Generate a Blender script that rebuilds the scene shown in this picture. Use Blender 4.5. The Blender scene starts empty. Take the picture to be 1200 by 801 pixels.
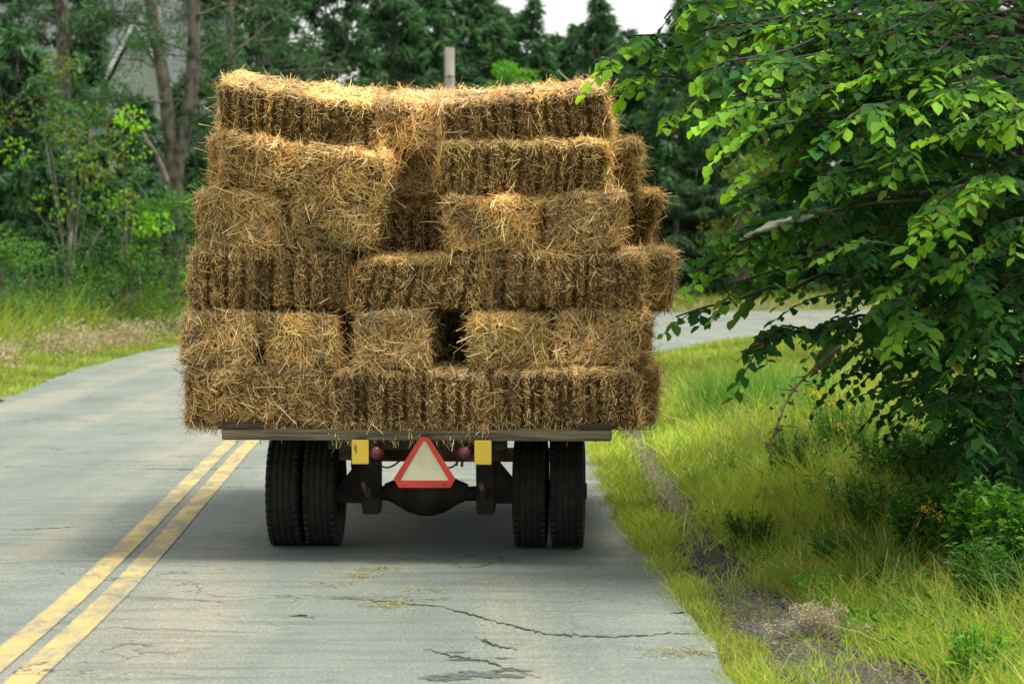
import bpy, bmesh, math, random
import numpy as np
from mathutils import Vector, Matrix
R = math.radians
random.seed(7); rng = np.random.default_rng(7)
scene = bpy.context.scene
COL = scene.collection

# ------------------------------------------------------------------ camera
H_CAM = 1.8
PITCH = math.atan(100.5 / 3000.0)
cam_d = bpy.data.cameras.new('camera'); cam = bpy.data.objects.new('camera', cam_d); COL.objects.link(cam)
cam.location = (0, 0, H_CAM); cam.rotation_euler = (math.pi / 2 - PITCH, 0, 0)
cam_d.sensor_width = 36; cam_d.lens = 90; cam_d.clip_end = 3000; cam_d.clip_start = 0.1
cam_d.dof.use_dof = True; cam_d.dof.focus_distance = 14.9; cam_d.dof.aperture_fstop = 4.0
cam_d.dof.aperture_blades = 7
scene.camera = cam
scene.view_settings.view_transform = 'Standard'
scene.view_settings.look = 'None'
scene.view_settings.gamma = 1.0
scene.view_settings.exposure = 0.74
scene.render.film_transparent = False
scene.cycles.max_bounces = 7; scene.cycles.diffuse_bounces = 3; scene.cycles.glossy_bounces = 2
scene.cycles.transmission_bounces = 4; scene.cycles.transparent_max_bounces = 6
scene.cycles.caustics_reflective = False; scene.cycles.caustics_refractive = False
scene.cycles.use_denoising = True

# ------------------------------------------------------------------ light
SUN_EL, SUN_AZ = 69.0, 96.0       # azimuth clockwise from +Y (ahead) towards +X (right)
w = bpy.data.worlds.new('World'); scene.world = w; w.use_nodes = True
nt = w.node_tree; nt.nodes.clear()
wo = nt.nodes.new('ShaderNodeOutputWorld'); bg = nt.nodes.new('ShaderNodeBackground')
sky = nt.nodes.new('ShaderNodeTexSky'); sky.sky_type = 'NISHITA'; sky.sun_disc = False
sky.sun_elevation = R(SUN_EL); sky.sun_rotation = R(SUN_AZ); sky.dust_density = 3.0; sky.ozone_density = 1.0
mixw = nt.nodes.new('ShaderNodeMixRGB'); mixw.inputs[0].default_value = 0.8
mixw.inputs[2].default_value = (8.7, 8.9, 8.4, 1)        # high white cloud over the blue
nt.links.new(sky.outputs[0], mixw.inputs[1]); nt.links.new(mixw.outputs[0], bg.inputs[0])
bg.inputs[1].default_value = 0.088
nt.links.new(bg.outputs[0], wo.inputs[0])
sl = bpy.data.lights.new('sun', 'SUN'); so = bpy.data.objects.new('sun', sl); COL.objects.link(so)
sl.energy = 3.5; sl.angle = R(20); sl.color = (1.0, 0.94, 0.82)
sd = Vector((math.sin(R(SUN_AZ)) * math.cos(R(SUN_EL)), math.cos(R(SUN_AZ)) * math.cos(R(SUN_EL)), math.sin(R(SUN_EL))))
so.rotation_euler = (-sd).to_track_quat('-Z', 'Y').to_euler(); so.location = (20, 10, 30)

# ------------------------------------------------------------------ helpers
def P(x, y, d):
    """point seen at photo pixel (x, y) of the 1200x801 frame on the plane Y = d"""
    u = (x - 600) / 3000.0; v = (400.5 - y) / 3000.0
    dy = math.cos(PITCH) + v * math.sin(PITCH); dz = -math.sin(PITCH) + v * math.cos(PITCH)
    t = d / dy
    return np.array([u * t, d, H_CAM + dz * t])

def tag(o, label=None, cat=None, group=None, kind=None):
    if label: o['label'] = label
    if cat: o['category'] = cat
    if group: o['group'] = group
    if kind: o['kind'] = kind
    return o

def empty(name, loc=(0, 0, 0), rz=0.0):
    o = bpy.data.objects.new(name, None); o.empty_display_size = 0.2
    o.location = loc; o.rotation_euler = (0, 0, rz); COL.objects.link(o); return o

def nrm(a):
    return a / np.maximum(np.linalg.norm(a, axis=-1, keepdims=True), 1e-9)

class Buf:
    """collects polygons (arrays of equal-sized faces) with a tint per vertex, links ONE mesh object"""
    def __init__(s): s.V = []; s.F = []; s.M = []; s.T = []; s.n = 0
    def add(s, V, F, tint=(1, 1, 1), mat=0):
        V = np.asarray(V, float).reshape(-1, 3); F = np.asarray(F, int)
        t = np.asarray(tint, float)
        if t.ndim == 1: t = np.tile(t, (len(V), 1))
        s.V.append(V); s.T.append(t); s.F.append(F + s.n); s.M.append(np.full(len(F), mat)); s.n += len(V)
    def mesh(s, name, mats, smooth=False):
        me = bpy.data.meshes.new(name)
        V = np.concatenate(s.V); T = np.concatenate(s.T)
        loops = np.concatenate([f.ravel() for f in s.F])
        tot = np.concatenate([np.full(len(f), f.shape[1]) for f in s.F])
        st = np.concatenate([[0], np.cumsum(tot)[:-1]])
        me.vertices.add(len(V)); me.vertices.foreach_set('co', V.astype(np.float32).ravel())
        me.loops.add(len(loops)); me.loops.foreach_set('vertex_index', loops.astype(np.int32))
        me.polygons.add(len(tot)); me.polygons.foreach_set('loop_start', st.astype(np.int32))
        me.polygons.foreach_set('material_index', np.concatenate(s.M).astype(np.int32))
        if smooth: me.polygons.foreach_set('use_smooth', np.ones(len(tot), bool))
        a = me.color_attributes.new('tint', 'FLOAT_COLOR', 'POINT')
        a.data.foreach_set('color', np.concatenate([T, np.ones((len(T), 1))], 1).astype(np.float32).ravel())
        for m in (mats if isinstance(mats, (list, tuple)) else [mats]): me.materials.append(m)
        me.update(calc_edges=True)
        return me
    def build(s, name, mats, parent=None, smooth=False):
        o = bpy.data.objects.new(name, s.mesh(name, mats, smooth)); COL.objects.link(o)
        if parent: o.parent = parent
        return o

def ribbons(buf, P0, D, L, W, curve=None, nseg=2, N=None, tip=0.6, tint=(1, 1, 1), mat=0):
    n = len(P0)
    if n == 0: return
    L = np.broadcast_to(np.asarray(L, float), (n,)); W = np.broadcast_to(np.asarray(W, float), (n,))
    D = nrm(D)
    if N is None: N = nrm(rng.normal(size=(n, 3)))
    S = nrm(np.cross(D, N))
    if curve is None: curve = np.zeros((n, 3))
    V = np.empty((n, nseg + 1, 2, 3))
    for k in range(nseg + 1):
        s = k / nseg
        c = P0 + D * (L * s)[:, None] + curve * (s * s * L)[:, None]
        wd = (W * (1 - (1 - tip) * s) * 0.5)[:, None] * S
        V[:, k, 0] = c - wd; V[:, k, 1] = c + wd
    base = (np.arange(n) * (nseg + 1) * 2)[:, None]
    F = np.concatenate([base + np.array([2 * k, 2 * k + 1, 2 * k + 3, 2 * k + 2]) for k in range(nseg)], 0)
    t = np.asarray(tint, float)
    if t.ndim == 2: t = np.repeat(t, (nseg + 1) * 2, 0)
    buf.add(V.reshape(-1, 3), F, t, mat)

def leaves(buf, P0, D, N, L, W, tint=(1, 1, 1), fold=0.25, mat=0):
    n = len(P0)
    L = np.broadcast_to(np.asarray(L, float), (n,))[:, None]; W = np.broadcast_to(np.asarray(W, float), (n,))[:, None]
    D = nrm(D); S = nrm(np.cross(D, N)); U = np.cross(S, D)
    up = U * W * fold
    V = np.stack([P0, P0 + D * L * .38 + S * W * .5 + up, P0 + D * L * .78 + S * W * .33 + up * .4,
                  P0 + D * L - U * L * .08, P0 + D * L * .78 - S * W * .33 + up * .4, P0 + D * L * .38 - S * W * .5 + up], 1)
    b = (np.arange(n) * 6)[:, None]
    F = np.concatenate([b + np.array([0, 1, 2, 3]), b + np.array([0, 3, 4, 5])], 0)
    t = np.asarray(tint, float)
    if t.ndim == 2: t = np.repeat(t, 6, 0)
    buf.add(V.reshape(-1, 3), F, t, mat)

def tube(buf, pts, radii, sides=7, tint=(1, 1, 1), mat=0, cap=True):
    pts = np.asarray(pts, float); n = len(pts)
    radii = np.broadcast_to(np.asarray(radii, float), (n,))
    T = np.gradient(pts, axis=0) if n > 2 else np.tile(pts[-1] - pts[0], (n, 1))
    T = nrm(T); ref = np.array([0.0, 0, 1]) if abs(T[0][2]) < .9 else np.array([1.0, 0, 0])
    A = nrm(np.cross(T, ref)); B = np.cross(T, A)
    ang = np.linspace(0, 2 * math.pi, sides, endpoint=False)
    V = pts[:, None] + radii[:, None, None] * (A[:, None] * np.cos(ang)[None, :, None] + B[:, None] * np.sin(ang)[None, :, None])
    F = []
    for i in range(n - 1):
        for j in range(sides):
            k = (j + 1) % sides
            F.append((i * sides + j, i * sides + k, (i + 1) * sides + k, (i + 1) * sides + j))
    buf.add(V.reshape(-1, 3), F, tint, mat)
    if cap:
        m = buf.n - n * sides
        buf.V.append(np.zeros((0, 3))); buf.T.append(np.zeros((0, 3)))
        buf.F.append(np.array([[m + j for j in range(sides)][::-1], [m + (n - 1) * sides + j for j in range(sides)]])); buf.M.append(np.full(2, mat))

def bez(a, b, c, n=8):
    a, b, c = map(np.asarray, (a, b, c)); s = np.linspace(0, 1, n)[:, None]
    return (1 - s) ** 2 * a + 2 * s * (1 - s) * b + s * s * c

def bm_obj(name, bm, mat, parent=None, bevel=0.0, smooth=False):
    if bevel > 0:
        bmesh.ops.bevel(bm, geom=bm.edges[:], offset=bevel, segments=2, affect='EDGES')
    me = bpy.data.meshes.new(name); bm.to_mesh(me); bm.free()
    if smooth:
        for p in me.polygons: p.use_smooth = True
    for m in (mat if isinstance(mat, (list, tuple)) else [mat]): me.materials.append(m)
    o = bpy.data.objects.new(name, me); COL.objects.link(o)
    if parent: o.parent = parent
    return o

def bx(bm, c, s, rot=None):
    r = bmesh.ops.create_cube(bm, size=1.0)
    M = Matrix.Translation(c) @ (rot.to_4x4() if rot else Matrix.Identity(4)) @ Matrix.Diagonal((s[0], s[1], s[2], 1))
    bmesh.ops.transform(bm, matrix=M, verts=r['verts'])

def box(name, c, s, mat, parent=None, bevel=0.004, rot=None):
    bm = bmesh.new(); bx(bm, c, s, rot); return bm_obj(name, bm, mat, parent, bevel)

def prism(name, pts2, y0, y1, mat, parent=None, bevel=0.0, hole=None):
    """polygon in the XZ plane extruded along Y"""
    bm = bmesh.new()
    if hole is None:
        a = [bm.verts.new((x, y0, z)) for x, z in pts2]; b = [bm.verts.new((x, y1, z)) for x, z in pts2]
        bm.faces.new(a); bm.faces.new(b[::-1]); n = len(a)
        for i in range(n): bm.faces.new((a[i], b[i], b[(i + 1) % n], a[(i + 1) % n]))
    else:
        rings = [[bm.verts.new((x, y, z)) for x, z in pp] for pp in (pts2, hole) for y in (y0, y1)]
        n = len(pts2); o0, o1, h0, h1 = rings
        for i in range(n):
            j = (i + 1) % n
            bm.faces.new((o0[i], o0[j], h0[j], h0[i])); bm.faces.new((o1[i], h1[i], h1[j], o1[j]))
            bm.faces.new((o0[i], o1[i], o1[j], o0[j])); bm.faces.new((h0[i], h0[j], h1[j], h1[i]))
    bmesh.ops.recalc_face_normals(bm, faces=bm.faces[:])
    return bm_obj(name, bm, mat, parent, bevel)

def lathe(buf, prof, cx, cy, cz, axis='X', n=48, tint=(1, 1, 1), mat=0):
    """profile (axial, radius) spun about an axis through (cx, cy, cz)"""
    prof = np.asarray(prof, float); m = len(prof)
    a = np.linspace(0, 2 * math.pi, n, endpoint=False)
    ax = np.repeat(prof[None, :, 0], n, 0); r = prof[None, :, 1]
    c = r * np.cos(a)[:, None]; s_ = r * np.sin(a)[:, None]
    V = np.stack([ax + cx, c + cy, s_ + cz], -1) if axis == 'X' else np.stack([c + cx, ax + cy, s_ + cz], -1)
    F = [(i * m + j, i * m + j + 1, ((i + 1) % n) * m + j + 1, ((i + 1) % n) * m + j) for i in range(n) for j in range(m - 1)]
    buf.add(V.reshape(-1, 3), F, tint, mat)

def fnoise(p, seed, f=1.0, oct=3):
    """smooth pseudo noise of positions, about -1..1"""
    r = np.random.default_rng(seed); out = 0; amp = 1.0; tot = 0
    for o in range(oct):
        for k in range(3):
            d = nrm(r.normal(size=3)); out = out + amp * np.sin((p @ d) * f * (1.7 ** o) * r.uniform(.8, 1.3) * 2 * math.pi + r.uniform(0, 6.28))
        tot += amp * 1.6; amp *= .55
    return out / tot

# ------------------------------------------------------------------ materials
def new_mat(name):
    m = bpy.data.materials.new(name); m.use_nodes = True
    n = m.node_tree.nodes; n.clear(); return m, n, m.node_tree.links

def N_(n, t, **kw):
    x = n.new(t)
    for k, v in kw.items(): setattr(x, k, v)
    return x

def simple_mat(name, c1, c2=None, scale=8, rough=.7, metal=0, bump=.2, spec=.4, detail=6, stretch=(1, 1, 1), thr=(.4, .6)):
    m, n, l = new_mat(name)
    out = N_(n, 'ShaderNodeOutputMaterial'); b = N_(n, 'ShaderNodeBsdfPrincipled'); l.new(b.outputs[0], out.inputs[0])
    tc = N_(n, 'ShaderNodeTexCoord'); mp = N_(n, 'ShaderNodeMapping'); mp.inputs['Scale'].default_value = stretch
    nz = N_(n, 'ShaderNodeTexNoise'); nz.inputs['Scale'].default_value = scale; nz.inputs['Detail'].default_value = detail
    l.new(tc.outputs['Object'], mp.inputs[0]); l.new(mp.outputs[0], nz.inputs['Vector'])
    cr = N_(n, 'ShaderNodeValToRGB'); cr.color_ramp.elements[0].position = thr[0]; cr.color_ramp.elements[1].position = thr[1]
    cr.color_ramp.elements[0].color = (*c1, 1); cr.color_ramp.elements[1].color = (*(c2 or tuple(x * .7 for x in c1)), 1)
    l.new(nz.outputs[0], cr.inputs[0]); l.new(cr.outputs[0], b.inputs['Base Color'])
    b.inputs['Roughness'].default_value = rough; b.inputs['Metallic'].default_value = metal
    b.inputs['Specular IOR Level'].default_value = spec
    bp = N_(n, 'ShaderNodeBump'); bp.inputs['Strength'].default_value = bump; bp.inputs['Distance'].default_value = .01
    l.new(nz.outputs[0], bp.inputs['Height']); l.new(bp.outputs[0], b.inputs['Normal'])
    return m

def tint_mat(name, col, trans=0.0, rough=.6, spec=.25, vary=.25, vscale=1.5, tcol=None):
    """base colour x per-vertex tint, patchy variation, some light passing through (leaves, straw)"""
    m, n, l = new_mat(name)
    out = N_(n, 'ShaderNodeOutputMaterial'); b = N_(n, 'ShaderNodeBsdfPrincipled')
    at = N_(n, 'ShaderNodeAttribute', attribute_name='tint')
    mul = N_(n, 'ShaderNodeMixRGB', blend_type='MULTIPLY'); mul.inputs[0].default_value = 1; mul.inputs[2].default_value = (*col, 1)
    l.new(at.outputs[0], mul.inputs[1])
    tc = N_(n, 'ShaderNodeTexCoord'); nz = N_(n, 'ShaderNodeTexNoise'); nz.inputs['Scale'].default_value = vscale; nz.inputs['Detail'].default_value = 3
    l.new(tc.outputs['Object'], nz.inputs['Vector'])
    mr = N_(n, 'ShaderNodeMapRange'); mr.inputs[1].default_value = .3; mr.inputs[2].default_value = .7
    mr.inputs[3].default_value = 1 - vary; mr.inputs[4].default_value = 1 + vary
    l.new(nz.outputs[0], mr.inputs[0])
    m2 = N_(n, 'ShaderNodeVectorMath', operation='SCALE'); l.new(mul.outputs[0], m2.inputs[0]); l.new(mr.outputs[0], m2.inputs['Scale'])
    l.new(m2.outputs[0], b.inputs['Base Color'])
    b.inputs['Roughness'].default_value = rough; b.inputs['Specular IOR Level'].default_value = spec
    if trans > 0:
        tr = N_(n, 'ShaderNodeBsdfTranslucent'); mx = N_(n, 'ShaderNodeMixShader'); mx.inputs[0].default_value = trans
        t3 = N_(n, 'ShaderNodeMixRGB', blend_type='MULTIPLY'); t3.inputs[0].default_value = 1
        t3.inputs[2].default_value = (*(tcol or (1.5, 1.6, .6)), 1); l.new(m2.outputs[0], t3.inputs[1]); l.new(t3.outputs[0], tr.inputs[0])
        l.new(b.outputs[0], mx.inputs[1]); l.new(tr.outputs[0], mx.inputs[2]); l.new(mx.outputs[0], out.inputs[0])
    else: l.new(b.outputs[0], out.inputs[0])
    return m

def ground_mat():
    m, n, l = new_mat('soil_and_turf')
    out = N_(n, 'ShaderNodeOutputMaterial'); b = N_(n, 'ShaderNodeBsdfPrincipled'); l.new(b.outputs[0], out.inputs[0])
    tc = N_(n, 'ShaderNodeTexCoord')
    n1 = N_(n, 'ShaderNodeTexNoise'); n1.inputs['Scale'].default_value = .8; n1.inputs['Detail'].default_value = 8
    n2 = N_(n, 'ShaderNodeTexNoise'); n2.inputs['Scale'].default_value = 22; n2.inputs['Detail'].default_value = 6
    for x in (n1, n2): l.new(tc.outputs['Object'], x.inputs['Vector'])
    c1 = N_(n, 'ShaderNodeValToRGB'); e = c1.color_ramp.elements
    e[0].position = .35; e[0].color = (.075, .085, .02, 1); e[1].position = .65; e[1].color = (.12, .13, .03, 1)
    x = c1.color_ramp.elements.new(.5); x.color = (.09, .11, .02, 1)
    l.new(n1.outputs[0], c1.inputs[0])
    mx = N_(n, 'ShaderNodeMixRGB', blend_type='MULTIPLY'); mx.inputs[0].default_value = .8
    c2 = N_(n, 'ShaderNodeValToRGB'); c2.color_ramp.elements[0].color = (.35, .35, .35, 1); c2.color_ramp.elements[1].color = (1.5, 1.5, 1.5, 1)
    l.new(n2.outputs[0], c2.inputs[0]); l.new(c1.outputs[0], mx.inputs[1]); l.new(c2.outputs[0], mx.inputs[2])
    l.new(mx.outputs[0], b.inputs['Base Color']); b.inputs['Roughness'].default_value = .95
    bp = N_(n, 'ShaderNodeBump'); bp.inputs['Strength'].default_value = .8; bp.inputs['Distance'].default_value = .03
    l.new(n2.outputs[0], bp.inputs['Height']); l.new(bp.outputs[0], b.inputs['Normal'])
    return m

def road_mat(paint=None):
    m, n, l = new_mat('road_paint' if paint else 'worn_asphalt')
    out = N_(n, 'ShaderNodeOutputMaterial'); b = N_(n, 'ShaderNodeBsdfPrincipled'); l.new(b.outputs[0], out.inputs[0])
    tc = N_(n, 'ShaderNodeTexCoord')
    def noise(scale, stretch=(1, 1, 1), detail=6, rough=.55, dist=0):
        mp = N_(n, 'ShaderNodeMapping'); mp.inputs['Scale'].default_value = stretch
        z = N_(n, 'ShaderNodeTexNoise'); z.inputs['Scale'].default_value = scale; z.inputs['Detail'].default_value = detail
        z.inputs['Roughness'].default_value = rough; z.inputs['Distortion'].default_value = dist
        l.new(tc.outputs['Object'], mp.inputs[0]); l.new(mp.outputs[0], z.inputs['Vector']); return z.outputs[0]
    def ramp(f, p0, c0, p1, c1):
        r = N_(n, 'ShaderNodeValToRGB'); r.color_ramp.elements[0].position = p0; r.color_ramp.elements[1].position = p1
        r.color_ramp.elements[0].color = (*c0, 1); r.color_ramp.elements[1].color = (*c1, 1); l.new(f, r.inputs[0]); return r.outputs[0]
    def mix(mode, f, a, c):
        x = N_(n, 'ShaderNodeMixRGB', blend_type=mode)
        if isinstance(f, float): x.inputs[0].default_value = f
        else: l.new(f, x.inputs[0])
        l.new(a, x.inputs[1]); l.new(c, x.inputs[2]) if not isinstance(c, tuple) else setattr(x.inputs[2], 'default_value', (*c, 1))
        return x.outputs[0]
    g = (1, 1, 1)
    base = ramp(noise(.9, (1, .5, 1), 8, .6), .30, (.125, .150, .134), .70, (.195, .225, .200))
    base = mix('MIX', ramp(noise(.55, (2.6, .25, 1), 4), .47, (0, 0, 0), .66, (.75, .75, .75)), base, (.265, .25, .195))   # sandy wheel tracks
    base = mix('MIX', ramp(noise(2.0, (.5, 2.6, 1), 8, .72, .6), .50, (0, 0, 0), .68, (.75, .75, .75)), base, (.10, .115, .105))   # dark worn bands across
    spk = noise(95, g, 4, .8)
    base = mix('MULTIPLY', .75, base, ramp(spk, .34, (.25, .25, .25), .66, (1.7, 1.7, 1.7)))
    base = mix('MULTIPLY', .8, base, ramp(noise(45, g, 5, .8), .35, (.68, .68, .68), .65, (1.3, 1.3, 1.3)))
    base = mix('MIX', ramp(noise(1.4, (.35, 4.5, 1), 9, .75, .4), .53, (0, 0, 0), .68, (.75, .75, .75)), base, (.10, .115, .105))
    # cracks
    mp = N_(n, 'ShaderNodeMapping'); mp.inputs['Scale'].default_value = (.35, .8, 1)
    dn = N_(n, 'ShaderNodeTexNoise'); dn.inputs['Scale'].default_value = 3; dn.inputs['Detail'].default_value = 6
    l.new(tc.outputs['Object'], dn.inputs['Vector'])
    add = N_(n, 'ShaderNodeMixRGB', blend_type='LINEAR_LIGHT'); add.inputs[0].default_value = .35
    l.new(tc.outputs['Object'], mp.inputs[0]); l.new(mp.outputs[0], add.inputs[1]); l.new(dn.outputs['Color'], add.inputs[2])
    vo = N_(n, 'ShaderNodeTexVoronoi', feature='DISTANCE_TO_EDGE'); vo.inputs['Scale'].default_value = .8; l.new(add.outputs[0], vo.inputs['Vector'])
    crk = ramp(vo.outputs['Distance'], .002, (1, 1, 1), .009, (0, 0, 0))
    cm = ramp(noise(.7, g, 4), .44, (0, 0, 0), .55, (.9, .9, .9))
    crk = mix('MULTIPLY', 1.0, crk, cm)
    if paint:
        at = N_(n, 'ShaderNodeAttribute', attribute_name='tint')
        ad = N_(n, 'ShaderNodeMath', operation='MULTIPLY_ADD'); l.new(at.outputs['Fac'], ad.inputs[0]); ad.inputs[1].default_value = .9; l.new(noise(26, (1, .5, 1), 8, .75), ad.inputs[2])
        edge = ramp(ad.outputs[0], .50, (0, 0, 0), .72, (1, 1, 1))
        wear = mix('MULTIPLY', 1.0, edge, ramp(noise(5, (1, .3, 1), 10, .8), .42, (1, 1, 1), .56, (.22, .22, .22)))
        col = mix('MIX', wear, base, paint)
    else: col = base
    col = mix('MIX', crk, col, (.04, .04, .035))
    l.new(col, b.inputs['Base Color']); b.inputs['Roughness'].default_value = .8; b.inputs['Specular IOR Level'].default_value = .35
    bp = N_(n, 'ShaderNodeBump'); bp.inputs['Strength'].default_value = .6; bp.inputs['Distance'].default_value = .006
    l.new(spk, bp.inputs['Height']); l.new(bp.outputs[0], b.inputs['Normal'])
    return m

M = {}
M['ground'] = ground_mat(); M['road'] = road_mat(); M['paint'] = road_mat((.46, .345, .125))
M['crack'] = simple_mat('crack_dirt', (.03, .028, .022), (.06, .055, .04), 30, .95)
M['patch'] = simple_mat('broken_asphalt', (.10, .11, .105), (.05, .055, .05), 26, .9, bump=.8)
M['gravel'] = simple_mat('dark_gravel', (.075, .065, .05), (.022, .019, .015), 38, .95, bump=1.0)
M['stone'] = tint_mat('stones', (.095, .090, .076), 0, .9, vary=.3, vscale=9)
M['straw'] = tint_mat('straw', (1, 1, 1), .22, .5, .35, .16, 5, tcol=(1.1, 1.05, .8))
M['straw_core'] = tint_mat('pressed_straw', (1, 1, 1), 0, .85, .1, .35, 26)
M['twine'] = simple_mat('blue_twine', (.12, .18, .24), (.22, .25, .26), 90, .6)
M['wood'] = simple_mat('weathered_plank', (.20, .17, .105), (.075, .058, .034), 5, .85, bump=.6, stretch=(.6, 8, 12), thr=(.38, .64))
M['wood_dark'] = simple_mat('dark_timber', (.07, .055, .035), (.035, .028, .02), 6, .9, bump=.5, stretch=(1, 6, 8))
M['rubber'] = simple_mat('dusty_rubber', (.010, .0095, .008), (.020, .018, .014), 14, .85, bump=.3)
M['black_steel'] = simple_mat('black_grimy_steel', (.018, .017, .014), (.04, .032, .022), 9, .75, .2, bump=.4)
M['rust'] = simple_mat('rusty_steel', (.14, .065, .035), (.24, .22, .19), 7, .85, .1, bump=.5, thr=(.45, .62))
M['teal'] = simple_mat('teal_paint', (.02, .17, .16), (.03, .12, .11), 15, .6)
M['yellow'] = simple_mat('scratched_yellow', (.72, .50, .05), (.16, .10, .03), 9, .5, bump=.2, stretch=(3, 1, .8), thr=(.60, .68))
M['lens'] = simple_mat('faded_red_lens', (.16, .025, .03), (.10, .015, .018), 12, .35, spec=.6)
M['smv_red'] = simple_mat('red_reflective_tape', (.66, .05, .025), (.42, .04, .025), 6, .4, bump=.05)
M['smv_centre'] = simple_mat('faded_cream_panel', (.66, .62, .42), (.46, .43, .28), 3, .55, bump=.05)
M['bark'] = simple_mat('grey_bark', (.19, .17, .14), (.05, .043, .035), 5, .95, bump=1.0, detail=10, stretch=(2, 2, .9))
M['bark_red'] = simple_mat('lichened_orange_bark', (.17, .15, .12), (.045, .04, .032), 3.4, .95, bump=1.0, detail=10, stretch=(1.5, 1.5, 1), thr=(.42, .64))
M['elm_bark'] = simple_mat('dark_elm_bark', (.07, .06, .045), (.03, .026, .02), 9, .95, bump=.8)
M['pole'] = simple_mat('grey_pole_wood', (.26, .25, .21), (.17, .16, .13), 5, .9, bump=.4, stretch=(5, 5, .4))
M['elm'] = tint_mat('elm_leaf', (.046, .160, .026), .42, .65, .10, .2, 1.0, tcol=(2.0, 1.9, .35))
M['needles'] = tint_mat('conifer_needles', (.052, .118, .056), .24, .6, .2, .3, .5)
M['leaf'] = tint_mat('bush_leaf', (.07, .15, .03), .36, .5, .3, .25, .8)
M['grass'] = tint_mat('grass_blades', (.25, .335, .06), .36, .6, .15, .3, .55, tcol=(1.3, 1.35, .6))
M['weed'] = tint_mat('weed_seedheads', (.46, .38, .35), .25, .8, .1, .2, .8)
M['petal'] = tint_mat('flower_petals', (1, 1, 1), .2, .6, .2, .1, 5)
M['siding'] = simple_mat('pale_green_siding', (.42, .47, .40), (.36, .41, .35), 3, .7, stretch=(.2, .2, 9))
M['white_trim'] = simple_mat('white_house_paint', (.78, .80, .78), (.68, .70, .69), 3, .6)
M['shingle'] = simple_mat('grey_shingles', (.13, .14, .15), (.08, .085, .09), 4, .9, bump=.6, stretch=(1, 3, 3))
M['glass'] = simple_mat('dark_window_glass', (.03, .04, .045), (.05, .06, .06), 1, .1, spec=.8)
M['web'] = tint_mat('silk_web', (.50, .50, .43), .3, .8, .1, .15, 14, tcol=(1, 1, 1))

# ------------------------------------------------------------------ ground and road
def spline(pts, step=.5):
    pts = np.asarray(pts, float); out = []
    for i in range(len(pts) - 1):
        p0 = pts[max(i - 1, 0)]; p1 = pts[i]; p2 = pts[i + 1]; p3 = pts[min(i + 2, len(pts) - 1)]
        n = max(2, int(np.linalg.norm(p2 - p1) / step))
        for k in range(n):
            t = k / n
            out.append(.5 * ((2 * p1) + (-p0 + p2) * t + (2 * p0 - 5 * p1 + 4 * p2 - p3) * t * t + (-p0 + 3 * p1 - 3 * p2 + p3) * t ** 3))
    out.append(pts[-1]); return np.array(out)

def resample(c, n):
    d = np.concatenate([[0], np.cumsum(np.linalg.norm(np.diff(c, axis=0), axis=1))]); s = np.linspace(0, d[-1], n)
    return np.stack([np.interp(s, d, c[:, 0]), np.interp(s, d, c[:, 1])], 1)

RIGHT = spline([(1.3, -30), (1.15, 0), (.98, 10.8), (.88, 13.2), (.79, 15.9), (.72, 19), (.73, 24), (.85, 31), (1.4, 40), (2.8, 49), (6.2, 60), (12.5, 69.5), (22, 76), (40, 82), (90, 88)])
LEFT = spline([(-5.0, -30), (-5.2, 0), (-5.5, 14), (-6.0, 25), (-6.5, 33), (-6.95, 42), (-6.7, 52), (-4.6, 64), (-.3, 75), (6.5, 83), (18, 90), (38, 96), (90, 102)])
LINE_L = spline([(-2.2, -30), (-2.2, 0), (-2.285, 11.6), (-2.37, 15.2), (-2.48, 18.1), (-2.6, 21.2), (-2.72, 24.5), (-2.9, 31), (-2.9, 40), (-2.2, 50), (.6, 62), (6, 72), (14, 79.5), (30, 87), (90, 95)], .4)

def poly_x(curve, y):     # X of a curve at given Y (used where it is single valued)
    return np.interp(y, curve[:, 1], curve[:, 0])

def zground(x, y):
    x = np.asarray(x, float); y = np.asarray(y, float)
    lx = poly_x(LEFT, y); rx = poly_x(RIGHT, y)
    l = np.clip((lx - x) / 10, 0, 1) ; r = np.clip((x - rx - 1.0) / 5, 0, 1)
    z = .35 * l + .12 * r
    off = np.clip(np.maximum(lx - x, x - rx), 0, 3) / 3
    z = z + off * (.05 * np.sin(x * 1.3 + y * .4) + .03 * np.sin(y * 1.1 - x * .7))
    return z - .05

def axis_vals(fine0, fine1, step, far):
    a = list(np.arange(fine0, fine1 + 1e-6, step)); s = step; v = fine1
    while v < far: s *= 1.35; v += s; a.append(v)
    s = step; v = fine0
    while v > -far: s *= 1.35; v -= s; a.insert(0, v)
    return np.array(a)
gx = axis_vals(-16, 14, .5, 900); gy = axis_vals(0, 112, .8, 1200)
X, Y = np.meshgrid(gx, gy); Z = zground(X, Y)
nx, ny = len(gx), len(gy); b = Buf()
I = (np.arange(ny - 1)[:, None] * nx + np.arange(nx - 1)[None]).ravel()
b.add(np.stack([X, Y, Z], -1).reshape(-1, 3), np.stack([I, I + 1, I + nx + 1, I + nx], 1))
tag(b.build('ground', M['ground'], smooth=True), kind='structure')

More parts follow.
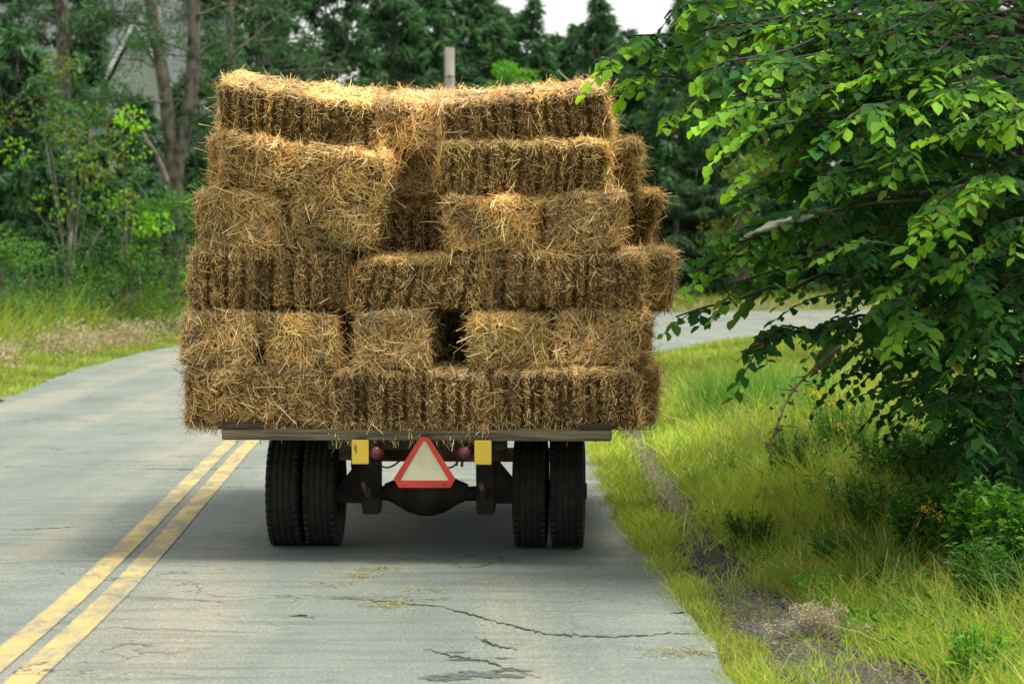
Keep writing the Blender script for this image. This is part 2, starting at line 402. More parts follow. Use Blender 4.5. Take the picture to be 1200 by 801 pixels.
n = 420; l_, r_ = resample(LEFT, n), resample(RIGHT, n)
jag = .05 * np.sin(np.arange(n) * 1.7) * rng.uniform(-1, 1, n) + rng.normal(0, .02, n)
r_[:, 0] += jag; l_[:, 0] += rng.normal(0, .05, n)
b = Buf(); ks = np.linspace(0, 1, 13)
V = []
for k in ks:
    p = l_ * (1 - k) + r_ * k
    V.append(np.stack([p[:, 0], p[:, 1], np.full(n, .0) + .05 * (k * (1 - k)) * 1.2 - .012], 1))
V = np.array(V).transpose(1, 0, 2)
m_ = len(ks)
I = (np.arange(n - 1)[:, None] * m_ + np.arange(m_ - 1)[None]).ravel()
b.add(V.reshape(-1, 3), np.stack([I, I + 1, I + m_ + 1, I + m_], 1))
def zroad(x, y):
    lx = poly_x(LEFT, y); rx = poly_x(RIGHT, y); k = np.clip((x - lx) / (rx - lx), 0, 1)
    return .05 * k * (1 - k) * 1.2 - .012
# broken edge chips (skirt down into the soil)
e0 = V[:, -1]; e1 = e0 + np.array([.03, 0, -.06]); I = np.arange(n - 1) * 2
b.add(np.stack([e0, e1], 1).reshape(-1, 3), np.stack([I, I + 1, I + 3, I + 2], 1))
def crack(px, w0=.012, seed=0, mat=1):
    r = np.random.default_rng(seed); pts = []
    for (x0, y0), (x1, y1) in zip(px[:-1], px[1:]):
        for t in np.linspace(0, 1, 15)[:-1]: pts.append((x0 + (x1 - x0) * t, y0 + (y1 - y0) * t))
    g = []
    for x, y in pts:
        Yd = 5400 / (y - 300) + r.normal(0, .02); g.append(((x - 600) * Yd / 3000 + r.normal(0, .008), Yd))
    g = np.array(g); wd = w0 * .5 * r.uniform(.35, 1.2, len(g)) * np.sin(np.linspace(.2, 2.95, len(g)))
    z = zroad(g[:, 0], g[:, 1]) + .004
    A = np.stack([g[:, 0], g[:, 1] - wd, z], 1); B = np.stack([g[:, 0], g[:, 1] + wd, z], 1)
    I = np.arange(len(g) - 1) * 2
    b.add(np.stack([A, B], 1).reshape(-1, 3), np.stack([I, I + 2, I + 3, I + 1], 1), mat=mat)
crack([(380, 700), (450, 706), (520, 712), (590, 731), (640, 743), (720, 746), (790, 741), (835, 742)], .045, 1)
crack([(498, 762), (530, 770), (570, 776), (640, 797)], .05, 2)
crack([(560, 748), (575, 756), (612, 763)], .05, 3)
crack([(0, 622), (60, 620), (110, 616)], .03, 4); crack([(160, 550), (240, 551), (305, 548)], .05, 5)
crack([(785, 717), (805, 716), (820, 722)], .04, 6); crack([(700, 545), (712, 570), (728, 600), (745, 625)], .05, 7)
crack([(330, 725), (352, 722), (372, 727)], .04, 8); crack([(20, 740), (140, 738), (300, 742)], .012, 9)
crack([(0, 455), (60, 452), (150, 437)], .05, 10); crack([(120, 700), (260, 706), (350, 700)], .010, 11)
crack([(180, 492), (230, 489), (255, 492)], .09, 12)
def blot(cx, cy, rx, ry, seed, mat=2):
    r = np.random.default_rng(seed); a = np.linspace(0, 2 * math.pi, 150, endpoint=False)
    k = .8 + .22 * np.sin(a * 3 + r.uniform(0, 6)) + .16 * np.sin(a * 8 + r.uniform(0, 6)) + .16 * np.sin(a * 19 + r.uniform(0, 6)) + r.normal(0, .08, 150)
    Yd = 5400 / (cy - 300); cxw = (cx - 600) * Yd / 3000
    x = cxw + rx * k * np.cos(a); y = Yd + ry * k * np.sin(a)
    v = np.stack([x, y, zroad(x, y) + .003], 1)
    b.add(v, np.arange(150)[None], mat=mat)
blot(560, 792, .2, .10, 1); blot(520, 797, .12, .05, 3); blot(600, 786, .1, .04, 6); blot(540, 774, .07, .03, 7); blot(724, 606, .05, .25, 4); blot(716, 575, .04, .2, 8)
blot(535, 765, .05, .02, 9); blot(590, 772, .05, .015, 11)
tag(b.build('road', [M['road'], M['crack'], M['patch']]), kind='structure')

for off in (0, .205):
    c = LINE_L.copy(); t = nrm(np.gradient(c, axis=0)); nn = np.stack([t[:, 1], -t[:, 0]], 1)
    c = c + nn * off; k = len(c)
    wl = np.full(k, .073); wr = np.full(k, .073)
    A = c - nn * wl[:, None]; B = c + nn * wr[:, None]; bb = Buf()
    A3 = np.column_stack([A, zroad(A[:, 0], A[:, 1]) + .005]); B3 = np.column_stack([B, zroad(B[:, 0], B[:, 1]) + .005])
    cl = np.where(c[:, 1] > 48, .012, 0); A3[:, 2] += cl; B3[:, 2] += cl
    I = np.arange(k - 1)[:, None] * 5 + np.arange(4)[None]; I = I.ravel()
    Q = np.stack([A3 * (1 - q) + B3 * q for q in (0, .15, .5, .85, 1)], 1)
    tn = np.tile(np.array([0, .55, 1, .55, 0])[None, :, None], (k, 1, 3))
    bb.add(Q.reshape(-1, 3), np.stack([I, I + 1, I + 6, I + 5], 1), tn.reshape(-1, 3))
    tag(bb.build('road_marking', M['paint']), kind='structure')

# gravel strip beyond the grassy fringe at the right of the road
b = Buf(); ys = np.arange(9.0, 30, .18)
cxs = np.interp(ys, [9, 11, 12.6, 13.8, 16, 18, 25.7, 30], [1.75, 1.50, 1.30, 1.22, 1.19, 1.19, 1.24, 1.3])
wds = np.interp(ys, [9, 11, 12.6, 13.8, 18, 30], [.50, .38, .25, .18, .15, .13]) * (1 + .35 * np.sin(ys * 4.1) * np.sin(ys * 1.7))
A = np.stack([cxs - wds, ys, zground(cxs - wds, ys) + .012], 1); B = np.stack([cxs + wds, ys, zground(cxs + wds, ys) + .012], 1)
mid = (A + B) / 2; mid[:, 2] += .015
I = np.arange(len(ys) - 1) * 3
b.add(np.stack([A, mid, B], 1).reshape(-1, 3), np.concatenate([np.stack([I, I + 1, I + 4, I + 3], 1), np.stack([I + 1, I + 2, I + 5, I + 4], 1)]))
tag(b.build('gravel_shoulder', M['gravel']), kind='structure')
b = Buf(); k = 16000
yy = rng.uniform(9, 30, k) ** 1; yy = 9 + (rng.uniform(0, 1, k) ** 1.7) * 20
xx = np.interp(yy, ys, cxs) + rng.normal(0, .75, k) * np.interp(yy, ys, wds)
zz = zground(xx, yy) + .02; s = rng.uniform(.006, .018, k) * (1 + (rng.uniform(size=k) > .95))
O = np.array([[1, 0, 0], [-1, 0, 0], [0, 1, 0], [0, -1, 0], [0, 0, 1], [0, 0, -1]], float)
V = np.stack([xx, yy, zz], 1)[:, None] + O[None] * s[:, None, None] * rng.uniform(.5, 1.2, (k, 6, 1)) * np.array([1, 1, .6])
Fo = np.array([[0, 2, 4], [2, 1, 4], [1, 3, 4], [3, 0, 4], [2, 0, 5], [1, 2, 5], [3, 1, 5], [0, 3, 5]])
F = ((np.arange(k) * 6)[:, None, None] + Fo[None]).reshape(-1, 3)
tn = rng.uniform(.35, 1.6, (k, 1)) * np.array([1, .95, .95]); warm = rng.uniform(size=k) > .92; tn[warm] = np.array([3.0, 2.3, 1.6]) * rng.uniform(.6, 1, (warm.sum(), 1))
b.add(V.reshape(-1, 3), F, np.repeat(tn, 6, 0))
tag(b.build('gravel', M['stone']), 'loose dark gravel lying along the grassy road edge', 'gravel', kind='stuff')

# ------------------------------------------------------------------ grass
def in_gravel(x, y):
    return (np.abs(x - np.interp(y, ys, cxs)) < np.interp(y, ys, wds) * .9) & (y < 30)

GREENS = np.array([[1.0, 1.0, .9], [1.25, 1.08, .9], [.62, .82, .8], [1.5, 1.15, 1.1], [.8, 1.0, .7]])
STRAWY = np.array([[1.9, 1.25, 2.2], [1.7, 1.1, 1.6]])
def grass(name, x, y, h, wd, label, strawy=.12, lean=.35, dense_tint=None, cat='grass', lum=None):
    k = len(x); b = Buf()
    P0 = np.stack([x, y, zground(x, y) - .01], 1)
    D = np.stack([rng.normal(0, lean, k), rng.normal(0, lean, k), np.ones(k)], 1)
    cv = np.stack([rng.normal(0, .35, k), rng.normal(0, .35, k), -rng.uniform(0, .35, k)], 1)
    c = GREENS[rng.integers(0, len(GREENS), k)] * rng.uniform(.75, 1.25, (k, 1))
    s = rng.uniform(size=k) < strawy; c[s] = STRAWY[rng.integers(0, 2, s.sum())] * rng.uniform(.7, 1.2, (s.sum(), 1))
    if lum is not None: c = c * lum[:, None]
    N = np.stack([rng.normal(0, .5, k), -np.ones(k), rng.normal(0, .3, k)], 1)
    ribbons(b, P0, D, h, wd, cv, 3, N, .12, c)
    return tag(b.build(name, M['grass']), label, cat, kind='stuff')

# right verge
def patch_noise(x, y, seed, f): return fnoise(np.stack([x, y, x * 0], 1), seed, f)
parts = []
for (y0, y1, k, hh, ww) in ((9, 14, 40000, .18, .0058), (14, 22, 56000, .23, .0078), (22, 34, 46000, .25, .011), (34, 62, 46000, .13, .022)):
    y = rng.uniform(y0, y1, k); xr = poly_x(RIGHT, y)
    x = xr - .02 + rng.uniform(0, 1, k) ** 1.15 * np.minimum(y * .23 + .6, 10)
    pn = patch_noise(x, y, 5, .35)
    dist = x - xr
    h = hh * (.5 + .8 * rng.uniform(size=k) ** 2) * (1 + .45 * pn + .45 * patch_noise(x, y, 6, 1.5)) * np.clip(.45 + dist * .8, .45, 1.7)
    lum = (1 + .38 * patch_noise(x, y, 9, .22) + .22 * patch_noise(x, y, 19, 1.4)) * np.interp(dist, [0, 1.2, 3.5, 8], [1.05, 1.05, .9, .85])
    keep = ~(in_gravel(x, y) & (rng.uniform(size=k) > .05 + .4 * (patch_noise(x, y, 41, 1.1) > .35)))
    parts.append((x[keep], y[keep], h[keep], (ww * rng.uniform(.7, 1.4, k))[keep], lum[keep]))
grass('verge_grass', *[np.concatenate([p[i] for p in parts]) for i in range(4)], 'yellow green grass filling the right verge between road and tree', .13, lum=np.concatenate([p[4] for p in parts]))
# tufts creeping over the broken road edge
k = 15000; y = 9 + rng.uniform(size=k) ** 1.4 * 26; x = poly_x(RIGHT, y) + rng.normal(.05, .05, k) + .05 * np.sin(y * 5)
grass('edge_grass', x, y, rng.uniform(.03, .13, k), .005, 'short yellow grass growing over the broken right edge of the road', .3)
k = 24000; y = rng.uniform(6, 40, k); x = poly_x(RIGHT, y) + y * .2 + rng.uniform(0, 6, k)
grass('outer_grass', x, y, rng.uniform(.15, .4, k), .014, 'taller grass on the outer right verge behind and under the elm', .12)
k = 12000; y = rng.uniform(8, 26, k); x = poly_x(LEFT, y) + .05 - rng.uniform(size=k) ** 1.2 * 6
grass('near_grass', x, y, rng.uniform(.08, .3, k), .011, 'grass on the near left verge outside the bend', .12)
# left verge: short edge grass, then tall weeds
k = 46000; y = 24 + rng.uniform(size=k) * 50; t = rng.uniform(size=k) ** 1.2 * 9
x = poly_x(LEFT, y) + .05 - t
h = np.interp(t, [0, 1.2, 1.9, 2.6, 9], [.10, .16, .45, 1.05, 1.25]) * rng.uniform(.6, 1.2, k) * (1 + .3 * patch_noise(x, y, 15, .3))
grass('roadside_grass', x, y, h, np.interp(t, [0, 2, 9], [.014, .02, .035]) * rng.uniform(.7, 1.3, k), 'bright green tall grass along the left roadside below the shrubs', .06,
      lum=np.interp(t, [0, 1, 2.5, 9], [1.1, 1.0, 1.15, 1.0]) * (1 + .25 * patch_noise(x, y, 55, .3)))
# far verge beyond the bend
k = 36000; u = rng.uniform(0, 1, k); far = resample(LEFT[LEFT[:, 1] > 60], 200); ii = rng.integers(0, 199, k)
p = far[ii] + (far[ii + 1] - far[ii]) * u[:, None]
y = p[:, 1] + rng.uniform(0, 1, k) * 16 + .2; x = p[:, 0] - rng.uniform(0, 3, k)
b_ok = x < 45
k2 = b_ok.sum(); b = Buf()
P0 = np.stack([x[b_ok], y[b_ok], zground(x[b_ok], y[b_ok])], 1)
P0[:, 2] = np.interp(x[b_ok], gx, np.zeros(len(gx))) + .0
d_ = (y[b_ok] - p[b_ok, 1])
c = GREENS[rng.integers(0, 5, k2)] * rng.uniform(.7, 1.2, (k2, 1)); band = d_ < 3.2; c[band & (rng.uniform(size=k2) < .6)] = (1.6, 1.0, 2.8)
ribbons(b, P0, np.stack([rng.normal(0, .3, k2), rng.normal(0, .3, k2), np.ones(k2)], 1), np.interp(d_, [0, 3, 16], [.25, .6, .9]) * rng.uniform(.6, 1.2, k2), .045, np.stack([rng.normal(0, .4, k2), rng.normal(0, .4, k2), -rng.uniform(0, .3, k2)], 1), 2, np.stack([rng.normal(0, .4, k2), -np.ones(k2), rng.normal(0, .3, k2)], 1), .15, c)
tag(b.build('meadow_grass', M['grass']), 'pale grass on the far side of the road beyond the bend', 'grass', kind='stuff')
# pinkish dry weeds on the left verge
k = 17000; y = 24 + rng.uniform(size=k) * 36; t = np.clip(rng.normal(1.35, .35, k), .5, 2.2)
t = t + .25 * np.sin(y * .35); x = poly_x(LEFT, y) - t; b = Buf(); kk = patch_noise(x, y, 61, .5) + .5 * patch_noise(x, y, 62, 1.5) > -.12; x, y, t = x[kk], y[kk], t[kk]; k = len(x)
z = zground(x, y) + rng.uniform(.06, .42, k) * np.clip(1 + .4 * patch_noise(x, y, 31, .5), .4, 1.5)
tn = np.array([[1.0, .85, .9], [1.25, 1.1, 1.0], [.8, .75, .6], [.55, .8, .35]])[rng.integers(0, 4, k)] * rng.uniform(.7, 1.2, (k, 1))
leaves(b, np.stack([x, y, z], 1), rng.normal(size=(k, 3)) + [0, 0, .6], rng.normal(size=(k, 3)), rng.uniform(.03, .09, k), .03, tn)
tag(b.build('dry_weeds', M['weed']), 'greyish pink dry clover heads in a band along the left road edge', 'weeds', kind='stuff')

# straw and green litter on the road
b = Buf(); k = 420
y = 10.5 + rng.uniform(size=k) ** 1.3 * 14; x = rng.uniform(-3.6, .85, k)
a = rng.uniform(0, 6.28, k)
ribbons(b, np.stack([x, y, zroad(x, y) + .006], 1), np.stack([np.cos(a), np.sin(a), rng.uniform(0, .1, k)], 1), rng.uniform(.015, .07, k), .004, None, 1, np.tile([0, 0, 1.0], (k, 1)), .8, np.array([.62, .44, .2]) * rng.uniform(.5, 1.2, (k, 1)))
for cx, cy, kk, sp in ((440, 668, 130, .06), (462, 705, 160, .07), (385, 686, 70, .05), (420, 676, 90, .05), (452, 712, 80, .04), (810, 765, 260, .07), (490, 692, 60, .05)):
    Yd = 5400 / (cy - 300); X0 = (cx - 600) * Yd / 3000
    x = X0 + rng.normal(0, sp * 1.6, kk); y = Yd + rng.normal(0, sp * 1.4, kk); a = rng.uniform(0, 6.28, kk)
    ribbons(b, np.stack([x, y, zroad(x, y) + .005], 1), np.stack([np.cos(a), np.sin(a), rng.uniform(0, .35, kk)], 1), rng.uniform(.01, .04, kk), .006, None, 1, np.tile([0, 0, 1.0], (kk, 1)), .8, np.array([.30, .28, .07]) * rng.uniform(.5, 1.3, (kk, 1)))
tag(b.build('straw_litter', M['straw']), 'loose straw bits and mossy scraps scattered on the asphalt', 'straw litter', kind='stuff')

# ------------------------------------------------------------------ straw bales
TWINE_Y = .115
def box_map(p, h, r):
    q = np.clip(p, -(h - r), h - r); d = p - q; nn = nrm(d)
    return q + nn * r, nn

def bale_surface(p, h, seed, flakes, sag):
    r = .055
    s, nn = box_map(p, h, r)
    bulge = .018 * (1 - (s[:, 0] / h[0]) ** 2) * (1 - (s[:, 2] / h[2]) ** 2)
    g = np.min(np.abs(s[:, 0:1] - flakes[None]), 1)              # distance to the nearest flake gap
    ki = np.argmin(np.abs(s[:, 0:1] - flakes[None]), 1); gs = .35 + 1.1 * np.abs(np.sin(flakes * 57 + seed))[ki]
    groove = (-.034 * gs * np.exp(-(g / .012) ** 2) + .010 * np.minimum(g / .03, 1)) * (np.abs(nn[:, 1]) + .35 * np.abs(nn[:, 2]))
    disp = .015 * fnoise(s, seed, 4.0, 3) + groove + bulge * np.abs(nn[:, 1])
    s = s + nn * disp[:, None]
    # lopsided hand-stacked shape
    rr = np.random.default_rng(seed + 5); a = rr.normal(0, .03, 3)
    u = s / h
    s = s + np.stack([a[0] * u[:, 2] * .5, a[1] * u[:, 2] * .4, a[2] * u[:, 0] * .25 - sag * (1 - u[:, 0] ** 2)], 1)
    return s, nn

DARK = np.array([.115, .062, .021]); MID = np.array([.38, .23, .082]); GOLD = np.array([.72, .51, .195]); PALE = np.array([.90, .75, .44])
def straw_tints(n, mix, r):
    base = np.stack([DARK, MID, GOLD, PALE]); k = r.choice(4, n, p=mix)
    return base[k] * r.uniform(.75, 1.2, (n, 1)) * np.array([1, 1, 1]) * (1 + r.normal(0, .05, (n, 3)))

def bale_mesh(L, W, H, seed, face='cut', dens=1.0, sag=0.0, fringe=0):
    r = np.random.default_rng(seed); h = np.array([L / 2, W / 2, H / 2]) - .012
    fl = []; x = -L / 2
    while x < L / 2: x += r.uniform(.045, .125); fl.append(x)
    fl = np.array(fl); buf = Buf()
    flake_t = r.uniform(.7, 1.3, len(fl) + 1); tone = r.uniform(.82, 1.16) * np.array([1.03, r.uniform(.95, 1.0), r.uniform(.82, 1.0)])
    st = .022 if dens > .6 else .05
    for ax in range(3):
        u, v = [(1, 2), (0, 2), (0, 1)][ax]
        nu = int(2 * h[u] / st) + 2; nv = int(2 * h[v] / st) + 2
        A, B = np.meshgrid(np.linspace(-h[u], h[u], nu), np.linspace(-h[v], h[v], nv))
        for sgn in (-1, 1):
            p = np.zeros((A.size, 3)); p[:, u] = A.ravel(); p[:, v] = B.ravel(); p[:, ax] = sgn * h[ax]
            s, nn = bale_surface(p, h, seed, fl, sag)
            t = flake_t[np.searchsorted(fl, np.clip(p[:, 0], None, fl[-1]))]
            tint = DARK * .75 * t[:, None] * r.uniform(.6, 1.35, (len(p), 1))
            I = (np.arange(nv - 1)[:, None] * nu + np.arange(nu - 1)[None]).ravel()
            F = np.stack([I, I + 1, I + nu + 1, I + nu], 1)
            buf.add(s, F if (sgn > 0) ^ (ax == 1) else F[:, ::-1], tint, 1)
    def sample(ax, sgn, k, edge=0.0):
        u, v = [(1, 2), (0, 2), (0, 1)][ax]; p = np.zeros((k, 3))
        p[:, u] = r.uniform(-h[u], h[u], k); p[:, v] = r.uniform(-h[v], h[v], k); p[:, ax] = sgn * h[ax]
        s, nn = bale_surface(p, h, seed, fl, sag); return p, s, nn
    def strands(ax, sgn, per_m2, lo, hi, out, mix, vert=0.0, wid=.0042, curl=.35, sel=None, fluff=.012):
        u, v = [(1, 2), (0, 2), (0, 1)][ax]
        k = int(per_m2 * 1.3 * dens * 4 * h[u] * h[v])
        if k < 1: return
        p, s, nn = sample(ax, sgn, k)
        if sel is not None:
            m = sel(p, r); p, s, nn = p[m], s[m], nn[m]; k = len(p)
        t = r.normal(size=(k, 3))
        if vert == 0:      # tufts lie roughly the same way
            an = 4.0 * fnoise(p, seed + 31 + ax, 3.0, 2) + r.normal(0, .55, k); t = t * .35
            t[:, u] += np.cos(an); t[:, v] += np.sin(an)
        t[:, 2] += vert * np.sign(r.normal(size=k)) * 2
        t = nrm(t - nn * np.sum(t * nn, 1, keepdims=True))
        D = t + nn * r.normal(out, out * .7, (k, 1))
        Ls = lo + (hi - lo) * r.uniform(size=k) ** 1.8
        c = r.normal(size=(k, 3)) * curl * .5 - nn * np.clip(r.normal(out, .1, (k, 1)), 0, None)
        P0 = s - D * (Ls * .5)[:, None] * .6 + nn * r.uniform(-.002, fluff, (k, 1))
        tn = straw_tints(k, mix, r) * tone * (1 + .30 * fnoise(p, seed + 77, 2.6, 2))[:, None]
        ft = flake_t[np.searchsorted(fl, np.clip(p[:, 0], None, fl[-1]))]
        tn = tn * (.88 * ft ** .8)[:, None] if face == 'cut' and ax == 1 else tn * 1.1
        Nn = nn + r.normal(0, .5, (k, 3))
        ribbons(buf, P0, D, Ls, wid * .80 * r.uniform(.5, 1.35, k), c, 2 if hi < .1 else 3, Nn, .7, tn, 0)
    # rear / front faces
    for sgn in (-1, 1):
        q = 1.0 if sgn < 0 else .35
        if face == 'cut':
            strands(1, sgn, 11000 * q, .010, .034, .22, (.50, .36, .12, .02), vert=.35, wid=.0055, fluff=.004)
            strands(1, sgn, 5200 * q, .012, .045, .3, (.02, .34, .44, .20), vert=.8, wid=.0055, fluff=.006,
                    sel=lambda p, r: (np.min(np.abs(p[:, 0:1] - fl[None]), 1) > .020))
            strands(1, sgn, 900 * q, .03, .07, .3, (.0, .34, .44, .22), vert=.4, wid=.005)
            strands(1, sgn, 150 * q, .07, .16, .12, (.0, .15, .50, .35), curl=.5)
        else:
            strands(1, sgn, 8500 * q, .02, .06, .2, (.36, .40, .20, .04), wid=.005)
            strands(1, sgn, 4200 * q, .04, .12, .16, (.04, .32, .42, .22), curl=.6, wid=.0052)
            strands(1, sgn, 450 * q, .10, .19, .1, (.0, .2, .45, .35), curl=.6)
    for sgn in (-1, 1):      # ends: bent over straw loops
        strands(0, sgn, 7500, .02, .06, .2, (.34, .38, .22, .06), wid=.0052)
        strands(0, sgn, 5200, .04, .13, .16, (.03, .27, .42, .28), curl=.65, wid=.0056)
        strands(0, sgn, 600, .10, .19, .12, (.0, .1, .5, .4), curl=.6, wid=.005)
    strands(2, 1, 7000, .03, .08, .25, (.04, .28, .42, .26), wid=.005)  # paler straw mix on top, sunlight put into the colour
    strands(2, 1, 3400, .05, .12, .28, (.0, .12, .44, .44), curl=.5, fluff=.02, wid=.005)
    strands(2, -1, 2400, .03, .09, .2, (.3, .45, .2, .05))
    # ragged rims: short straw along the upper edge of the rear face and round the ends
    rim = lambda p, r: (p[:, 2] > h[2] - .045)
    strands(1, -1, 7000, .025, .075, .4, (.0, .20, .46, .34), sel=rim, curl=.6, fluff=.02, wid=.005)
    rim2 = lambda p, r: (np.abs(p[:, 1]) > h[1] - .05) | (np.abs(p[:, 2]) > h[2] - .05)
    for sgn in (-1, 1): strands(0, sgn, 3600, .03, .085, .4, (.0, .24, .46, .30), sel=rim2, curl=.6, fluff=.015, wid=.005)
    rim3 = lambda p, r: (p[:, 1] < -h[1] + .08) | (np.abs(p[:, 0]) > h[0] - .08)
    strands(2, 1, 4200, .03, .085, .5, (.0, .14, .44, .42), sel=rim3, curl=.6, fluff=.02, wid=.005)
    # a few wild straws
    strands(1, -1, 60, .06, .13, .9, (.0, .1, .45, .45)); strands(0, 1, 90, .05, .11, .9, (.0, .1, .45, .45)); strands(0, -1, 90, .05, .11, .9, (.0, .1, .45, .45))
    strands(2, 1, 110, .04, .09, 1.3, (.0, .1, .45, .45))
    if fringe:      # straw hanging down over the deck edge
        k = int(700 * L / .9 * fringe); P0 = np.stack([r.uniform(-h[0], h[0], k), -h[1] - r.uniform(-.02, .015, k), -h[2] + r.uniform(-.01, .08, k)], 1)
        ribbons(buf, P0, np.stack([r.normal(0, .35, k), r.normal(-.12, .12, k), -np.ones(k)], 1), .015 + .07 * r.uniform(size=k) ** 2, .0055, r.normal(0, .25, (k, 3)), 2, None, .6, straw_tints(k, (.1, .4, .36, .14), r), 0)
    return buf.mesh('straw_bale', [M['straw'], M['straw_core']], False)

twine_cache = {}
def twine_mesh(L, H, seed):
    key = (round(L, 2), round(H, 2), seed % 5)
    if key in twine_cache: return twine_cache[key]
    r = np.random.default_rng(seed); hx, hz = L / 2 + .006, H / 2 + .002; rd = .05
    pts = []
    for cx, cz, a0 in ((hx - rd, hz - rd, 0), (-hx + rd, hz - rd, 90), (-hx + rd, -hz + rd, 180), (hx - rd, -hz + rd, 270)):
        for a in np.linspace(a0, a0 + 90, 6): pts.append((cx + (rd + r.normal(0, .006)) * math.cos(R(a)), r.normal(0, .006) + .012 * math.sin(R(a)), cz + rd * math.sin(R(a))))
    pts.append(pts[0]); b = Buf(); tube(b, pts, .0022, 5, cap=False)
    twine_cache[key] = b.mesh('twine', M['twine']); return twine_cache[key]

YAW = -3.0
bale_i = [0]
def add_bale(center, L, W, H, kind, label, rz=0, roll=0, group=None, mesh=None, twine=True, dens=1.0, sag=0.0, pitch=0, fringe=0):
    bale_i[0] += 1
    me = mesh or bale_mesh(L, W, H, 100 + bale_i[0] * 13, kind, dens, sag, fringe)
    o = bpy.data.objects.new('straw_bale', me); COL.objects.link(o)
    o.location = center
    # roll about the viewing axis first, then yaw
    o.rotation_mode = 'XYZ'; e = (Matrix.Rotation(R(roll), 3, 'Y') @ Matrix.Rotation(R(pitch), 3, 'X') @ Matrix.Rotation(R(rz), 3, 'Z')).to_euler(); o.rotation_euler = e
    tag(o, label, 'straw bale', group or 'straw bales stacked on the wagon')
    if twine:
        for s in (-1, 1):
            t = bpy.data.objects.new('twine', twine_mesh(L, H, bale_i[0] * 3 + s)); COL.objects.link(t); t.parent = o
            t.location = (random.uniform(-.006, .006), s * TWINE_Y + random.uniform(-.02, .02), 0); t.rotation_euler = (0, 0, R(random.uniform(-1.2, 1.2)))
    return o

def rear_z(x):   # distance of the rear face: the wagon is turned a little to the right
    X = (x - 600) / 200.0
    return 15.0 - (X + .56) * math.tan(R(-YAW))

def px_bale(x0, x1, y0, y1, off, kind, label, roll=0, rz=0, sag=0, dens=1.0, pitch=1.5, fringe=0):
    """a bale whose rear face fills photo pixels x0..x1, y0..y1, OFF metres ahead of the rear face of the load"""
    d = rear_z((x0 + x1) / 2) + off; a = P(x0, y1, d); c = P(x1, y0, d); wd = c[0] - a[0] - (.022 if kind == 'end' else .01); H = c[2] - a[2]
    mid = (a + c) / 2
    if kind == 'end':
        L, W = .93, wd; ctr = mid + np.array([0, L / 2, 0]); return add_bale(ctr, L, W, H, 'wild', label, 90 + YAW + rz, roll, dens=dens, sag=0, pitch=pitch * .4)
    L, W = wd, .46; ctr = mid + np.array([0, W / 2, 0])
    return add_bale(ctr, L, W, H, kind, label, YAW + rz, roll, sag=sag, dens=dens, pitch=pitch, fringe=fringe)

# bottom layer
px_bale(216, 389, 428, 502, 0, 'wild', 'bottom layer bale at the left corner of the deck, rough brown side facing back', rz=1, fringe=.6)
px_bale(387, 580, 431, 510, -.03, 'cut', 'bottom layer bale in the middle of the rear face, above the red triangle', rz=-1, fringe=2.2)
px_bale(579, 752, 430, 502, .0, 'cut', 'bottom layer bale at the right corner of the deck above the right wheels', rz=1, fringe=.6)
# second layer, ends facing back
px_bale(213, 308, 361, 431, .0, 'end', 'leftmost end-on bale in second layer, golden straw with blue twine', roll=1)
px_bale(308, 406, 368, 433, .01, 'end', 'end-on bale in the second layer, second from left and slightly sunken', roll=2)
px_bale(413, 511, 361, 432, -.01, 'end', 'end-on bale in the second layer just left of the dark square hole', roll=-1)
px_bale(552, 651, 364, 433, .0, 'end', 'end-on bale in the second layer just right of the dark square hole', roll=1)
px_bale(651, 764, 360, 431, .02, 'end', 'end-on bale at the right end of the second layer, shaggy golden corner', roll=0)
# third layer
px_bale(221, 411, 291, 362, .03, 'cut', 'dark brown striped bale at the left end of the third layer', roll=1, rz=2)
px_bale(411, 578, 298, 364, .05, 'cut', 'middle bale of the third layer, lying over the dark square hole', roll=0, rz=-1)
px_bale(576, 757, 292, 361, .0, 'cut', 'striped bale at the right end of the third layer with strong vertical ridges', rz=-1)
# fourth layer
px_bale(232, 340, 222, 294, .02, 'end', 'shaggy end-on bale at the left end of the fourth layer', roll=1)
px_bale(340, 447, 226, 295, -.02, 'end', 'fourth layer end-on bale just left of the dark recess, spiky straw', roll=2)
px_bale(523, 640, 228, 296, -.01, 'end', 'fourth layer end-on bale just right of the dark recess, straw hanging down', roll=0)
px_bale(640, 735, 222, 293, .0, 'end', 'fourth layer end-on bale at the right, pale spiky straw with blue twine', roll=-1)
# fifth layer
px_bale(258, 459, 160, 228, -.03, 'wild', 'fifth layer bale at the left, tilted down to the right with a bright upper rim', roll=7, rz=-5, pitch=10)
px_bale(513, 719, 159, 228, .0, 'cut', 'long fifth layer bale at the right with straight vertical ridges', roll=-2, rz=-1, pitch=6)
# top layer
px_bale(255, 452, 98, 166, .02, 'cut', 'top left bale, dark cut side and sunlit top, tilted down to the right', roll=7.5, rz=-2, pitch=12)
px_bale(513, 716, 101, 163, .02, 'cut', 'top right bale, dark cut side and sunlit top, tilted up to the right', roll=-4.5, rz=3, pitch=10)
px_bale(447, 522, 106, 168, .20, 'end', 'pale end-on bale set back in the dip between the two top bales', roll=2, pitch=20)
